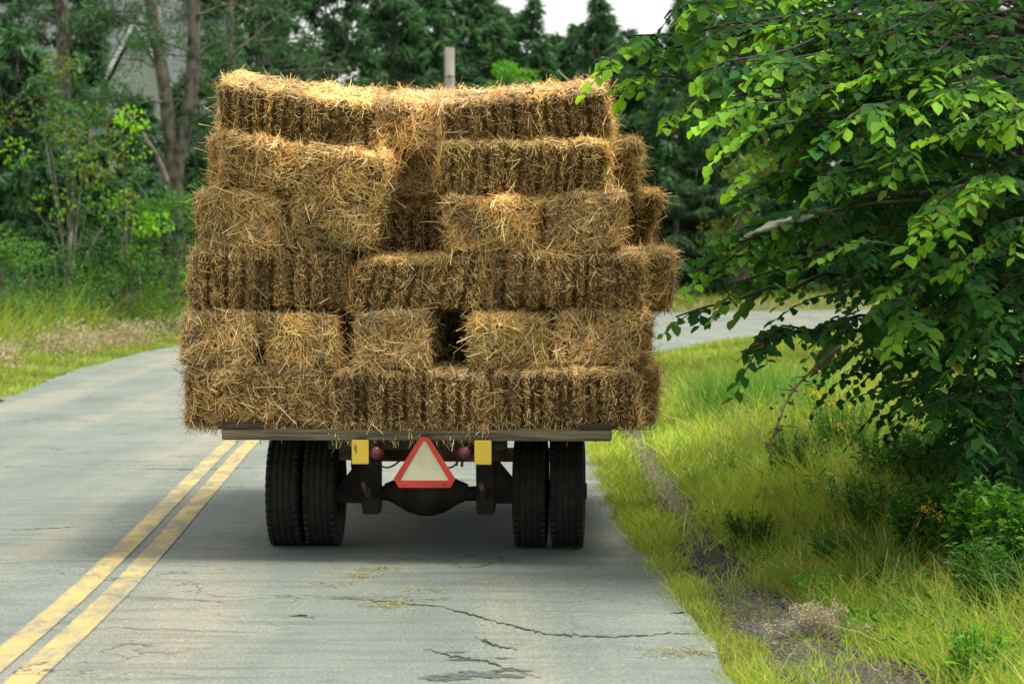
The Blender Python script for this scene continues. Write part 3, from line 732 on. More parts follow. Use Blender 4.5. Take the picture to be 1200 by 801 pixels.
# second row, seen in the recesses and past the right side
px_bale(447, 530, 172, 232, .42, 'end', 'shadowed fifth layer bale set back in the central recess')
px_bale(436, 535, 236, 298, .50, 'cut', 'dark fourth layer bale deep in the central recess')
px_bale(246, 420, 160, 226, .46, 'wild', 'second row bale peeking out at the left edge of the fifth layer', roll=3)
px_bale(572, 751, 163, 230, .42, 'wild', 'second row bale with a bristly pale end, right of the fifth layer', rz=2)
px_bale(590, 770, 224, 296, .72, 'cut', 'second row bale with a narrow striped strip, right of the fourth layer', rz=4)
px_bale(610, 790, 291, 363, .48, 'wild', 'second row bale bulging farthest right of the load in the third layer')
px_bale(600, 772, 430, 503, .47, 'wild', 'second row bale sticking out right of the bottom layer')
# deeper in the load: cheaper bales sharing three meshes
deep = [bale_mesh(.92, .45, .345, 9001 + i, ('wild', 'cut', 'wild')[i], .5) for i in range(3)]
LEV = [(502, 430), (431, 362), (362, 292), (294, 224), (228, 160), (164, 98)]
lx0 = [-1.92, -1.93, -1.89, -1.84, -1.74, -1.71]; rx0 = [.82, .80, .93, .80, .70, .55]
zb = [P(600, y[0], 15)[2] for y in LEV]; zt = [P(600, y[1], 15)[2] for y in LEV]
GD = 'bales packed deeper in the load'
for k in range(6):
    zc = (zb[k] + zt[k]) / 2 + .0; tilt = 0
    if k in (1, 3):
        rows = [15.95 + .94 * j for j in range(4)] if k == 1 else [15.97 + .94 * j for j in range(4)]
        for j, y0 in enumerate(rows):
            nacross = 6 if k == 1 else 5
            for c in range(nacross):
                if j > 0 and 0 < c < nacross - 1: continue
                if k == 3 and j == 0 and c in (3, 4): continue
                xx = lx0[k] + .25 + (rx0[k] - lx0[k] - .5) * c / (nacross - 1) + (y0 - 15) * .05
                add_bale((xx, y0 + .47, zc), .92, .45, .345, '', 'straw bale packed deeper in the load behind the rear rows', 90 + YAW, 0, GD, deep[(c + j) % 3], twine=False)
    else:
        for j in range(8):
            y0 = 15.48 + .465 * j
            for c in range(3):
                if j == 0 and ((c == 2 and k in (0, 2, 4)) or (c == 0 and k == 4)): continue
                if j > 0 and c == 1 and k < 4: continue
                if k == 5 and c == 1 and j < 2: continue
                if k == 4 and c == 1 and j < 3: continue
                xx = lx0[k] + .46 + (rx0[k] - lx0[k] - .92) * c / 2 + (y0 - 15) * .05
                dz = {5: (-.0, -.03, -.02)[c], 4: 0}.get(k, 0)
                add_bale((xx, y0 + .23, zc + dz), .92, .45, .345, '', 'straw bale packed deeper in the load behind the rear rows', YAW, 0, GD, deep[(c + j + k) % 3], twine=False)

# ------------------------------------------------------------------ wagon
WG = empty('farm_wagon', (-.56, 15.02, 0), R(YAW))
tag(WG, 'flatbed farm wagon with a weathered wood deck and dual rear wheels carrying the straw load', 'farm wagon')
bm = bmesh.new()
for i in range(22):      # cross planks
    bx(bm, (random.uniform(-.008, .008), .10 + i * .205, .772), (2.26, .195, .036))
bm_obj('deck', bm, M['wood'], WG, .003)
o = box('rear_beam', (0, -.03, .752), (2.29, .06, .062), M['wood'], WG, .006)
box('beam_block', (-1.02, -.025, .805), (.25, .07, .042), M['wood_dark'], WG, .008)
box('beam_block', (1.05, -.02, .80), (.19, .06, .034), M['wood_dark'], WG, .008)
for s in (-1, 1):
    box('frame_rail', (s * .35, 2.2, .69), (.07, 4.35, .10), M['black_steel'], WG, .006)
    box('stringer', (s * .44, .6, .665), (.075, .9, .155), M['wood_dark'], WG, .006)
    box('spring_hanger', (s * .355, .84, .40), (.115, .13, .36), M['black_steel'], WG, .01)
    box('spring_clamp', (s * .355, .84, .225), (.10, .16, .04), M['black_steel'], WG, .004)
    prism('gusset', [(s * .41, .56), (s * .56, .38), (s * .64, .38), (s * .64, .27), (s * .41, .27)], .80, .88, M['black_steel'], WG)
    bb = Buf(); ptsS = [(s * .355, .84 + t, .31 + .5 * t * t) for t in np.linspace(-.5, .5, 9)]
    for q in range(3): tube(bb, [(p[0], p[1] * 1.0, p[2] + q * .016) for p in ptsS[q:9 - q]], .014, 6)
    bb.build('leaf_spring', M['rust'], WG)
    box('yellow_reflector', (s * .36 + .035, -.078, .655), (.10, .012, .142), M['yellow'], WG, .004)
    box('reflector_bracket', (s * .36 + .035, -.05, .69), (.06, .05, .10), M['black_steel'], WG, .003)
    lp = Buf(); prof = [(-.05, 0.001), (-.047, .018), (-.036, .034), (-.018, .043), (0, .046), (.02, .046), (.03, .03), (.03, .001)]
    lathe(lp, prof, s * .262 + .022, -.02, .65, 'Y', 24); lens = lp.build('tail_lamp', M['lens'], WG, True)
    cb = Buf(); tube(cb, bez((s * .255, .02, .62), (s * .20, .03, .50), (s * .10, .06, .60), 10), .006, 6); tube(cb, [(s * .27, .0, .61), (s * .265, .0, .565)], .009, 6); tube(cb, [(s * .24, .0, .61), (s * .235, .0, .57)], .007, 6)
    cb.build('lamp_cable', M['black_steel'], lens)
box('cross_member', (0, .05, .70), (1.05, .08, .075), M['black_steel'], WG, .005)
box('cross_member', (0, 2.3, .69), (1.6, .08, .09), M['black_steel'], WG, .005)
ax = Buf(); tube(ax, [(-.98, .88, .345), (-.6, .88, .345), (-.42, .88, .33), (-.25, .88, .325), (.25, .88, .325), (.42, .88, .33), (.6, .88, .345), (.98, .88, .345)], [.05, .05, .048, .046, .046, .048, .05, .05], 14)
lathe(ax, [(-.26, .05), (-.20, .075), (-.12, .125), (-.04, .15), (.04, .15), (.12, .125), (.20, .075), (.26, .05)], -.02, .88, .335, 'X', 28)
ax.build('rear_axle', M['black_steel'], WG, True)
sh = Buf(); tube(sh, [(-.02, 1.0, .35), (-.02, 1.35, .40)], .05, 12); sh.build('drive_flange', M['black_steel'], WG, True)
def wheel(x, y, rad, wd, outer):
    we = empty('wheel', (x, y, rad)); we.parent = WG
    hw = wd / 2; bb = Buf(); prof = [(-hw * .8, rad * .56), (-hw * .98, rad * .68), (-hw, rad * .82), (-hw * .95, rad * .92), (-hw * .84, rad * .975)]
    for g in (-.55, -.18, .18, .55):
        gx_ = g * hw; prof += [(gx_ - .007, rad), (gx_ - .006, rad - .006), (gx_ + .006, rad - .006), (gx_ + .007, rad)]
    prof += [(hw * .84, rad * .975), (hw * .95, rad * .92), (hw, rad * .82), (hw * .98, rad * .68), (hw * .8, rad * .56)]
    lathe(bb, prof, 0, 0, 0, 'X', 72)
    # tread blocks at the shoulders
    for k in range(44):
        a = 2 * math.pi * k / 44
        for sg in (-1, 1):
            c = np.array([sg * hw * .80, math.cos(a) * rad * .972, math.sin(a) * rad * .972])
            tan = np.array([0, -math.sin(a), math.cos(a)]) * .014; rdv = np.array([0, math.cos(a), math.sin(a)]) * .012; axv = np.array([hw * .12, 0, 0])
            v = [c + sx * axv + st_ * tan + sr * rdv for sx in (-1, 1) for st_ in (-1, 1) for sr in (-1, 1)]
            bb.add(v, [(0, 1, 3, 2), (4, 6, 7, 5), (0, 4, 5, 1), (2, 3, 7, 6), (0, 2, 6, 4), (1, 5, 7, 3)])
    bb.build('tyre', M['rubber'], we, False)
    rb = Buf(); q = outer
    lathe(rb, [(-hw * .8, rad * .57), (-hw * .7, rad * .52), (q * .0, rad * .48), (hw * .7, rad * .52), (hw * .8, rad * .57)], 0, 0, 0, 'X', 36)
    lathe(rb, [(q * .02, rad * .49), (q * .03, rad * .3), (q * .05, rad * .2), (q * .06, .002)], 0, 0, 0, 'X', 36)
    rb.build('rim', M['black_steel'], we, True)
for s in (-1, 1):
    wheel(s * .872 - .01, .88, .35, .208, s); wheel(s * .643 - .01, .88, .35, .208, -s)
    wheel(s * .72, 3.75, .34, .14, s)
box('front_axle', (0, 3.75, .345), (1.34, .09, .10), M['rust'], WG, .006)
box('front_bolster', (0, 3.62, .60), (.9, .12, .09), M['wood_dark'], WG, .006)
for s in (-1, 1): box('teal_bracket', (-.06 + s * .20, 3.66, .35), (.035, .05, .13), M['teal'], WG, .004)
db = Buf(); tube(db, [(-.12, 3.75, .42), (0, 5.3, .44)], .035, 8); tube(db, [(.12, 3.75, .42), (0, 5.3, .44)], .035, 8); tube(db, [(0, 5.25, .44), (0, 5.7, .44)], .03, 8)
tube(db, [(0, 5.6, .46), (0, 5.6, .0)], .025, 8); db.build('drawbar', M['rust'], WG)
# slow vehicle emblem
def tri(cx, cz, w_, h_, cut):
    return [(cx - w_ / 2 + cut, cz), (cx + w_ / 2 - cut, cz), (cx + w_ / 2, cz + cut * 1.7), (cx + cut * .8, cz + h_), (cx - cut * .8, cz + h_), (cx - w_ / 2, cz + cut * 1.7)]
EM = empty('slow_vehicle_emblem', (-.51, 14.90, 0), R(YAW))
tag(EM, 'faded slow vehicle triangle with a cream centre and red border under the rear deck', 'emblem')
outer_ = tri(0, .452, .362, .295, .030)
cz0 = .494
inner_ = [(-.138, cz0), (.138, cz0), (.139, cz0 + .006), (.008, .722), (-.008, .722), (-.139, cz0 + .006)]
prism('border', outer_, -.006, .0, M['smv_red'], EM, 0, inner_)
prism('centre_panel', inner_, -.003, .003, M['smv_centre'], EM)
prism('back_plate', [(x * .96, z) for x, z in outer_], .003, .006, M['black_steel'], EM)
for s in (-1, 1):
    bb = Buf(); lathe(bb, [(-.008, .001), (-.008, .006), (.0, .007)], s * .115, -.005, .475, 'Y', 8); bb.build('bolt', M['rust'], EM)
box('mounting_post', (0, .03, .64), (.05, .04, .24), M['black_steel'], EM, .003)

# ------------------------------------------------------------------ vegetation generators
def conifer_buf(h, rad, seed, nb=110, dens=1.0, low=.06, droop=.25, tip_light=.35, ns=1.0):
    r = np.random.default_rng(seed); cb = Buf(); tb = Buf()
    tp = np.array([[r.normal(0, .04) * k, r.normal(0, .04) * k, h * k / 8] for k in range(9)])
    tube(tb, tp, np.linspace(h * .014 + .03, .015, 9), 7)
    prof = lambda s: (1 - s) ** .8 * (.75 + .25 * min(1, s * 8))
    PP, DD, LL, TT = [], [], [], []
    for i in range(int(nb * dens)):
        s = low + (1 - low) * (r.uniform() ** .85); z = h * s; a = r.uniform(0, 6.283)
        L = rad * prof(s) * r.uniform(.6, 1.18) + .15
        up = .25 - droop * (1 - s) * 2; tipz = z + L * (up + .12)
        p0 = np.array([0, 0, z]); p2 = np.array([math.cos(a) * L, math.sin(a) * L, tipz]); p1 = np.array([math.cos(a) * L * .5, math.sin(a) * L * .5, z + L * up * .2 - .08 * L])
        c = bez(p0, p1, p2, 7)
        if i % 3 == 0: tube(tb, c, np.linspace(.035, .008, 7), 4, cap=False)
        m = int((10 + L * 15) / ns)
        t = r.uniform(.15, 1, m) ** .75; base = (1 - t[:, None]) ** 2 * p0 + 2 * t[:, None] * (1 - t[:, None]) * p1 + t[:, None] ** 2 * p2
        side = np.array([-math.sin(a), math.cos(a), 0]); out = np.array([math.cos(a), math.sin(a), 0])
        sg = r.choice([-1, 1], m)[:, None]; sp = (.32 * L * (1.15 - t))[:, None] * r.uniform(.2, 1, (m, 1))
        base = base + side * sg * sp * .8 + np.array([0, 0, -1]) * sp * .22
        D = side * sg * r.uniform(.2, 1, (m, 1)) + out * r.uniform(.3, 1, (m, 1)) + np.array([0, 0, 1]) * r.normal(-.22, .28, (m, 1))
        for q in range(3):
            PP.append(base + r.normal(0, .035, (m, 3))); DD.append(D + r.normal(0, .45, (m, 3)))
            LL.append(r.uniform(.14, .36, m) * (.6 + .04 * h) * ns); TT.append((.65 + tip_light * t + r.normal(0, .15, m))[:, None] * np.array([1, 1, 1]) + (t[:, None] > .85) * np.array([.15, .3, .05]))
    PP = np.concatenate(PP); DD = np.concatenate(DD); LL = np.concatenate(LL); TT = np.clip(np.concatenate(TT), .2, 2)
    ribbons(cb, PP, DD, LL, LL * r.uniform(.16, .32, len(LL)), np.tile([0, 0, -.2], (len(LL), 1)), 2, None, .25, TT)
    return cb, tb

def bush_buf(h, rad, seed, ncl=26, nl=130, leaf=.12, trunk_h=.25, palette=((1, 1, 1),), flat=1.0, open_=0.0, trunk_r=None):
    r = np.random.default_rng(seed); cb = Buf(); tb = Buf()
    th = h * trunk_h; tr = trunk_r or h * .012 + .02
    for i in range(ncl):
        thin = open_ > 0 and i % 3 > 0
        a = r.uniform(0, 6.283); q = r.uniform(0, 1) ** .55; s = r.uniform(0, 1)
        z = th + (h - th) * (.08 + .87 * s); rr = rad * q * math.sqrt(max(.05, 1 - abs(2 * s - .8) ** 2.2 * .75))
        c = np.array([math.cos(a) * rr, math.sin(a) * rr * flat, z]); cr = rad * r.uniform(.2, .42)
        m = int(nl * r.uniform(.5, 1.3)); dirs = nrm(r.normal(size=(m, 3))); rad_ = cr * r.uniform(.25, 1, (m, 1)) ** .5
        p = c + dirs * rad_ * np.array([1, 1, .7]); p = p[p[:, 2] > .05]; m = len(p)
        D = nrm(dirs[:m] + r.normal(0, .5, (m, 3)) + [0, 0, -.35]); Nn = r.normal(0, .7, (m, 3)) + [0, 0, 1]
        pal = np.array(palette)[r.integers(0, len(palette))] * r.uniform(.8, 1.25)
        leaves(cb, p, D, Nn, leaf * r.uniform(.6, 1.3, m), leaf * .55 * r.uniform(.7, 1.2, m), pal * r.uniform(.65, 1.35, (m, 1)))
        st = np.array([r.normal(0, .03) * rad, r.normal(0, .03) * rad, th * r.uniform(.2, 1)])
        if not thin: tube(tb, bez(st, np.array([c[0] * .3, c[1] * .3, (z + st[2]) * .5]), c, 6), np.linspace(tr * (.3 if open_ > 0 else .5), tr * .12, 6), 5, cap=False)
    tube(tb, bez((0, 0, -.05), (r.normal(0, .1), 0, th * .6), (0, 0, th + .1), 5), np.linspace(tr, tr * .6, 5), 7)
    return cb, tb

def place(name, bufs, mats, loc, rz, label, cat, group=None, sc=(1, 1, 1)):
    e = empty(name, loc, rz); e.scale = sc; tag(e, label, cat, group)
    bufs[0].build('crown', mats[0], e); bufs[1].build('trunk', mats[1], e); return e

def copy_tree(src, loc, rz, sc, label, group):
    c = src.copy(); COL.objects.link(c); c.location = loc; c.rotation_euler = (0, 0, rz); c.scale = sc
    c['label'] = label
    if group: c['group'] = group
    elif 'group' in c: del c['group']
    for ch in src.children:
        d = ch.copy(); COL.objects.link(d); d.parent = c
    return c
def gpt(x, d): return (float((x - 600) * d / 3000.0), float(d), 0.0)
def top_h(y, d): return H_CAM + (300 - y) * d / 3000.0

# ---- far conifers beyond the bend
protos = []
specs = [  # pixel x, distance, top pixel y, radius, label
    (300, 84, -60, 3.0, 'broad dark spruce behind the upper left corner of the load'),
    (400, 90, -50, 3.0, 'dark spruce above the left half of the load'),
    (470, 94, -30, 2.8, 'dark spruce directly left of the grey utility pole'),
    (622, 97, 0, 2.2, 'slim spruce with a pointed top right of the utility pole against the white sky'),
    (700, 95, -2, 2.8, 'spruce with a broad top standing right of the white sky gap'),
    (790, 92, 70, 3.2, 'dark spruce just right of the load under the overhanging green branches'),
    (860, 96, -40, 3.4, 'tall dark spruce behind the brownish young tree')]
for i, (x, d, ty, rd, lb) in enumerate(specs):
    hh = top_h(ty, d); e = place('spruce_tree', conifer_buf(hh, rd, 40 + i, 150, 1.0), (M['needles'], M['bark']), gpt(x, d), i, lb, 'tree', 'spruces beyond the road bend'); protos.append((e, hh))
more = [(340, 99, -30), (250, 96, -40), (435, 102, -60), (515, 104, -15), (570, 101, -25), (546, 96, 20), (650, 106, 45), (668, 101, 42), (590, 108, 10), (735, 104, 38), (760, 99, 60), (755, 108, 45), (820, 102, -10), (835, 93, 130), (900, 100, -40), (935, 97, 60),
        (950, 106, -50), (1000, 99, -40), (1050, 103, -60), (1100, 98, -50), (1150, 104, -50), (1210, 99, -50), (800, 110, 0), (1260, 104, -50), (720, 98, 140), (500, 98, -20), (560, 100, -40), (605, 103, 22), (636, 100, 52), (676, 103, 30), (715, 99, 22), (742, 100, 52), (700, 108, 25), (530, 106, -30), (580, 97, 30), (480, 103, -40), (380, 96, -40), (320, 94, -50), (290, 100, -60), (775, 98, 62), (450, 98, -30), (200, 104, -30), (140, 112, 20), (1030, 108, -50), (885, 110, -60), (-70, 88, -30), (-150, 92, -20), (-230, 90, -40), (-20, 98, -20), (-120, 100, -30), (1330, 100, -40), (1410, 104, -50), (1480, 99, -40), (1370, 108, -60), (40, 102, -40), (110, 108, -30)]
for j, (x, d, ty) in enumerate(more):
    e, hh = protos[(j * 3 + 1) % len(protos)]; k = top_h(ty, d) / hh
    wdt = k * random.uniform(.9, 1.15) if k > .6 else .7
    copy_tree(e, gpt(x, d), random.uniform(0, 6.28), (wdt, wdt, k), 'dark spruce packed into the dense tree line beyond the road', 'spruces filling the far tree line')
# undergrowth at the foot of the tree line
pal_d = ((.55, .75, .6), (.7, .9, .6), (.45, .6, .5))
ub = bush_buf(3.2, 2.4, 90, 26, 120, .2, .05, pal_d)
ue = place('shrub', ub, (M['leaf'], M['bark']), gpt(790, 93), 0, 'low dark shrub at the foot of the far tree line', 'shrub', 'shrubs under the far tree line')
for x in list(range(250, 1300, 46)):
    d = 95 + random.uniform(-2.5, 3) + (4 if x > 860 else 0)
    copy_tree(ue, gpt(x, d), random.uniform(0, 6), (random.uniform(.8, 1.2),) * 2 + (random.uniform(.6, 1.15),), 'low dark shrub at the foot of the far tree line', 'shrubs under the far tree line')
# lighter deciduous trees
place('young_tree', bush_buf(top_h(66, 86), 1.7, 61, 26, 110, .17, .4, ((1.6, 2.0, .8), (1.2, 1.6, .7))), (M['leaf'], M['bark']), gpt(597, 86), 0, 'bright green leafy tree showing above the load right of the pole', 'tree')
place('young_tree', bush_buf(top_h(88, 84), 1.2, 62, 12, 80, .15, .5, ((1.7, 2.0, .8),)), (M['leaf'], M['bark']), gpt(640, 84), 0, 'small light green treetop peeking over the dip in the load', 'tree')
place('young_tree', bush_buf(top_h(150, 88), 1.3, 63, 22, 80, .15, .15, ((2.1, 1.2, .8), (1.3, 1.2, .7), (1.9, 1.7, .6))), (M['leaf'], M['bark']), gpt(868, 88), 0, 'thin young tree with reddish olive leaves before the dark spruces', 'tree')

# utility pole and wire
pe = empty('utility_pole', gpt(527, 80)); tag(pe, 'bare grey wooden utility pole rising behind the load', 'utility pole')
ph = top_h(57, 80); pb = Buf(); tube(pb, [(0, 0, -.1), (0, 0, ph * .5), (0, 0, ph)], [.20, .175, .155], 12); pb.build('pole', M['pole'], pe, True)
pb = Buf(); tube(pb, [(0, -.19, ph - .9), (0, -.12, ph - .9)], .04, 8); pb.build('insulator', M['black_steel'], pe)
wb = Buf(); a = np.array(gpt(527, 80)); a[2] = ph - .9; a[1] -= .2; e_ = np.array([14.0, 86, ph + .2]); tube(wb, bez(a, (a + e_) / 2 - [0, 0, 1.2], e_, 14), .014, 5)
tag(wb.build('power_line', M['black_steel']), 'thin dark power line running right from the utility pole', 'wire')
wb = Buf(); a2 = a.copy(); e2 = np.array([-22.0, 84, ph - 1.0]); tube(wb, bez(a2, (a2 + e2) / 2 - [0, 0, 1.2], e2, 14), .014, 5)
tag(wb.build('power_line', M['black_steel']), 'thin dark power line running left from the utility pole', 'wire')

# ---- house behind the left trees
HD = 92.0
HO = empty('house', gpt(165, HD)); tag(HO, 'pale house with grey roof and white trimmed gable behind the left trees', 'house')
def hz(y): return top_h(y, HD)
def hx(x): return (x - 165) * HD / 3000.0
ez = hz(150)
bm = bmesh.new(); bx(bm, (-2.2, 4.5, ez / 2 + .3), (8.8, 8, ez + .6)); bm_obj('wall', bm, M['siding'], HO)
rt = hz(-28)
bm = bmesh.new()
v = [bm.verts.new(c) for c in ((-7.1, .1, ez + .5), (2.7, .1, ez + .5), (2.7, 4.5, rt), (-7.1, 4.5, rt), (2.7, 8.9, ez + .5), (-7.1, 8.9, ez + .5))]
bm.faces.new((v[0], v[1], v[2], v[3])); bm.faces.new((v[3], v[2], v[4], v[5])); bm.faces.new((v[0], v[3], v[5])); bm.faces.new((v[1], v[4], v[2]))
roof = bm_obj('roof', bm, M['shingle'], HO)
# front gable
gz, gb = hz(38), hz(112); gw = (hx(207) - hx(133)) / 2
prism('gable_wall', [(-gw, 1.5), (gw, 1.5), (gw, gb), (0, gz), (-gw, gb)], -.9, 4.0, M['siding'], HO)
for s in (-1, 1):
    a0 = np.array([0, gz + .12]); a1 = np.array([s * (gw + .25), gb - .15]); d_ = nrm(a1 - a0); nn = np.array([-d_[1], d_[0]]) * (1 if s < 0 else -1) * .0
    up = np.array([0, .30])
    prism('white_bargeboard', [tuple(a0), tuple(a1), tuple(a1 + up), tuple(a0 + up)], -1.1, -.94, M['white_trim'], HO)
    prism('gable_roof', [tuple(a0 + up + [0, .01]), tuple(a1 + up + [0, .01]), tuple(a1 + up + [0, .12]), tuple(a0 + up + [0, .12])], -1.1, 4.0, M['shingle'], HO)
for cx_, cz_, w_, h_ in ((0, hz(150), .8, 1.2), (-4.2, hz(190), 1.0, 1.5)):
    yq = -.93 if cx_ == 0 else .44
    f = box('window', (cx_, yq, cz_), (w_ + .24, .06, h_ + .24), M['white_trim'], HO, .01); box('pane', (cx_, yq - .035, cz_), (w_, .02, h_), M['glass'], f, .002)
box('white_porch', (hx(118), -1.2, 1.6), (3.2, 2.0, hz(148) - .2), M['white_trim'], HO, .02)
box('white_corner_post', (2.1, .42, ez / 2), (.35, .1, ez), M['white_trim'], HO, .01)
box('chimney', (-4.2, 4.5, rt), (.7, .7, 1.8), M['rust'], HO, .02)

# ---- left wood
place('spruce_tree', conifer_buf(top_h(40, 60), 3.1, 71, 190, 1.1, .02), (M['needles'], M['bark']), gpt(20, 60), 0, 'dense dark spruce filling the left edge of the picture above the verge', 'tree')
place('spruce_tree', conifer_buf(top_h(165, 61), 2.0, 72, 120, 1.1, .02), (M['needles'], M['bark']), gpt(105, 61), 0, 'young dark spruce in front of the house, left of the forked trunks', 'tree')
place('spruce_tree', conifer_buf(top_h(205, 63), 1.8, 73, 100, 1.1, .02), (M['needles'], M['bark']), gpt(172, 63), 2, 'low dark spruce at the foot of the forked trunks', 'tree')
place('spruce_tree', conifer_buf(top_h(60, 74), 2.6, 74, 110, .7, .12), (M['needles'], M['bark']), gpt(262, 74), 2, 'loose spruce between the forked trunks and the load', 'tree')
place('autumn_tree', bush_buf(top_h(55, 57), 1.5, 75, 26, 60, .11, .35, ((1.2, 1.0, .5), (.8, 1.0, .6), (.6, .8, .6), (1.6, .8, .4), (2.0, 2.1, .4)), open_=.4), (M['leaf'], M['bark']), gpt(82, 57), 0, 'small tree with yellow green and rusty leaves at the upper left', 'tree')
place('autumn_tree', bush_buf(top_h(120, 58), 1.0, 76, 10, 50, .11, .35, ((3.2, 3.2, .5), (2.4, 1.6, .5)), open_=.4), (M['leaf'], M['bark']), gpt(150, 58), 0, 'sparse sapling with lemon yellow leaves left of the forked trunks', 'tree')
pal_g = ((.8, 1.0, .8), (.6, .85, .75), (1.1, 1.3, .8))
place('shrub', bush_buf(top_h(222, 60), 1.3, 77, 34, 110, .09, .05, ((1.2, 1.4, .9), (.9, 1.15, .9))), (M['leaf'], M['bark']), gpt(198, 60), 0, 'light green leafy shrub close to the left side of the load', 'shrub')
place('shrub', bush_buf(top_h(290, 57), 1.3, 78, 30, 100, .09, .05, pal_g), (M['leaf'], M['bark']), gpt(150, 57), 0, 'mid green shrub in the middle of the left verge behind the weeds', 'shrub')
place('shrub', bush_buf(top_h(285, 53), 1.5, 79, 30, 100, .09, .05, ((.75, 1.0, .8), (.6, .85, .7))), (M['leaf'], M['bark']), gpt(60, 53), 0, 'rounded shrub at the left behind bright weeds', 'shrub')
place('shrub', bush_buf(top_h(265, 50), 1.2, 80, 24, 100, .09, .05, ((1.0, 1.2, 1.0),)), (M['leaf'], M['bark']), gpt(5, 50), 0, 'grey green shrub cut by the left picture edge', 'shrub')
place('shrub', bush_buf(top_h(315, 62), 1.2, 81, 20, 100, .09, .05, ((1.5, 1.9, .9),)), (M['leaf'], M['bark']), gpt(215, 64), 0, 'low bright shrub touching the left edge of the load', 'shrub')
place('shrub', bush_buf(top_h(215, 66), 1.8, 82, 30, 100, .12, .05, ((.7, .9, .8), (.9, 1.1, .8))), (M['leaf'], M['bark']), gpt(240, 68), 0, 'dark shrub behind the light green shrub beside the load', 'shrub')

place('spruce_tree', conifer_buf(top_h(120, 63), 2.2, 171, 130, 1.1, .02), (M['needles'], M['bark']), gpt(62, 64), 1, 'dark spruce between the left edge spruce and the young one', 'tree')
place('spruce_tree', conifer_buf(top_h(150, 68), 2.0, 172, 110, 1.0, .02), (M['needles'], M['bark']), gpt(236, 70), 1, 'dark spruce right behind the light green shrub beside the load', 'tree')
place('spruce_tree', conifer_buf(top_h(20, 78), 2.8, 173, 90, .7, .15), (M['needles'], M['bark']), gpt(250, 79), 1, 'thin see-through spruce behind the forked trunks', 'tree')
place('spruce_tree', conifer_buf(top_h(-10, 76), 2.6, 174, 90, .7, .2), (M['needles'], M['bark']), gpt(62, 77), 1, 'thin see-through spruce in front of the grey roof', 'tree')
place('spruce_tree', conifer_buf(top_h(130, 59), 1.5, 271, 110, 1.0, .02), (M['needles'], M['bark']), gpt(140, 62), 4, 'narrow dark spruce directly below the white gable', 'tree')
place('spruce_tree', conifer_buf(top_h(190, 56), 1.7, 272, 100, 1.0, .02), (M['needles'], M['bark']), gpt(62, 58), 4, 'squat dark spruce behind the rounded shrub at the left', 'tree')
place('shrub', bush_buf(top_h(250, 58), 1.5, 175, 30, 100, .09, .05, ((.7, 1.0, .8), (.9, 1.1, .8))), (M['leaf'], M['bark']), gpt(105, 60), 0, 'dark leafy shrub below the young spruce at the left', 'shrub')
place('spruce_tree', conifer_buf(top_h(-60, 82), 2.4, 371, 150, 1.0, .2), (M['needles'], M['bark']), gpt(18, 82), 4, 'tall spruce rising out of the frame above the left edge', 'tree')
place('spruce_tree', conifer_buf(top_h(-70, 84), 1.5, 372, 120, 1.0, .5), (M['needles'], M['bark']), gpt(100, 84), 4, 'spruce crown hanging in the top of the frame left of the gable', 'tree')
place('spruce_tree', conifer_buf(top_h(95, 86), 1.6, 471, 130, .9, .05), (M['needles'], M['bark']), gpt(212, 86), 4, 'spruce screening the house wall to the right of the gable', 'tree')
place('spruce_tree', conifer_buf(top_h(112, 72), 1.5, 472, 120, .9, .05), (M['needles'], M['bark']), gpt(166, 73), 4, 'pointed spruce standing just under the white gable boards', 'tree')
# bare forked trunks with thin needle tufts
def pine(name, base_px, d, pts, rad, label, limbs, seed, tufts=8, mat='bark_red'):
    r = np.random.default_rng(seed); o = np.array(gpt(base_px, d)); e = empty(name, tuple(o)); tag(e, label, 'tree')
    tb = Buf(); cb = Buf()
    for stem in pts:
        c = np.array([P(x, y, d) - o for x, y in stem]); c = spline3(c); tube(tb, c, np.linspace(rad[0], rad[1], len(c)), 9)
    for (x0, y0, x1, y1, rr, dep, tf) in limbs:
        a = P(x0, y0, d) - o; b_ = P(x1, y1, d + dep) - o
        c = bez(a, (a + b_) / 2 + r.normal(0, .25, 3) + [0, 0, .15], b_, 9); c[1:-1] += r.normal(0, .03, (7, 3)); tube(tb, c, np.linspace(rr, rr * .25, 9), 5)
        for q in range(5):
            t = r.integers(3, 8); s2 = c[t] + (c[t] - c[t - 1]) * r.uniform(1, 4) + r.normal(0, .25, 3)
            tube(tb, [c[t], (c[t] + s2) / 2 + r.normal(0, .03, 3), s2], [rr * .3, rr * .2, rr * .08], 4)
            if tf:
                m = int(120 * tf); pp = s2 + r.normal(0, .22, (m, 3)) * [1.3, 1, .55]
                ribbons(cb, pp, r.normal(size=(m, 3)) + [0, 0, -.1], r.uniform(.12, .28, m), .035, None, 1, None, .3, np.array([1, 1.05, .9]) * r.uniform(.6, 1.3, (m, 1)))
    if cb.n: cb.build('crown', M['needles'], e)
    tb.build('trunk', M[mat], e, True); return e
def spline3(c):
    out = []
    for i in range(len(c) - 1):
        p0, p1, p2, p3 = c[max(i - 1, 0)], c[i], c[i + 1], c[min(i + 2, len(c) - 1)]
        for t in np.linspace(0, 1, 7)[:-1]:
            out.append(.5 * (2 * p1 + (p2 - p0) * t + (2 * p0 - 5 * p1 + 4 * p2 - p3) * t * t + (3 * p1 - p0 - 3 * p2 + p3) * t ** 3))
    out.append(c[-1]); return np.array(out)
D1 = 66
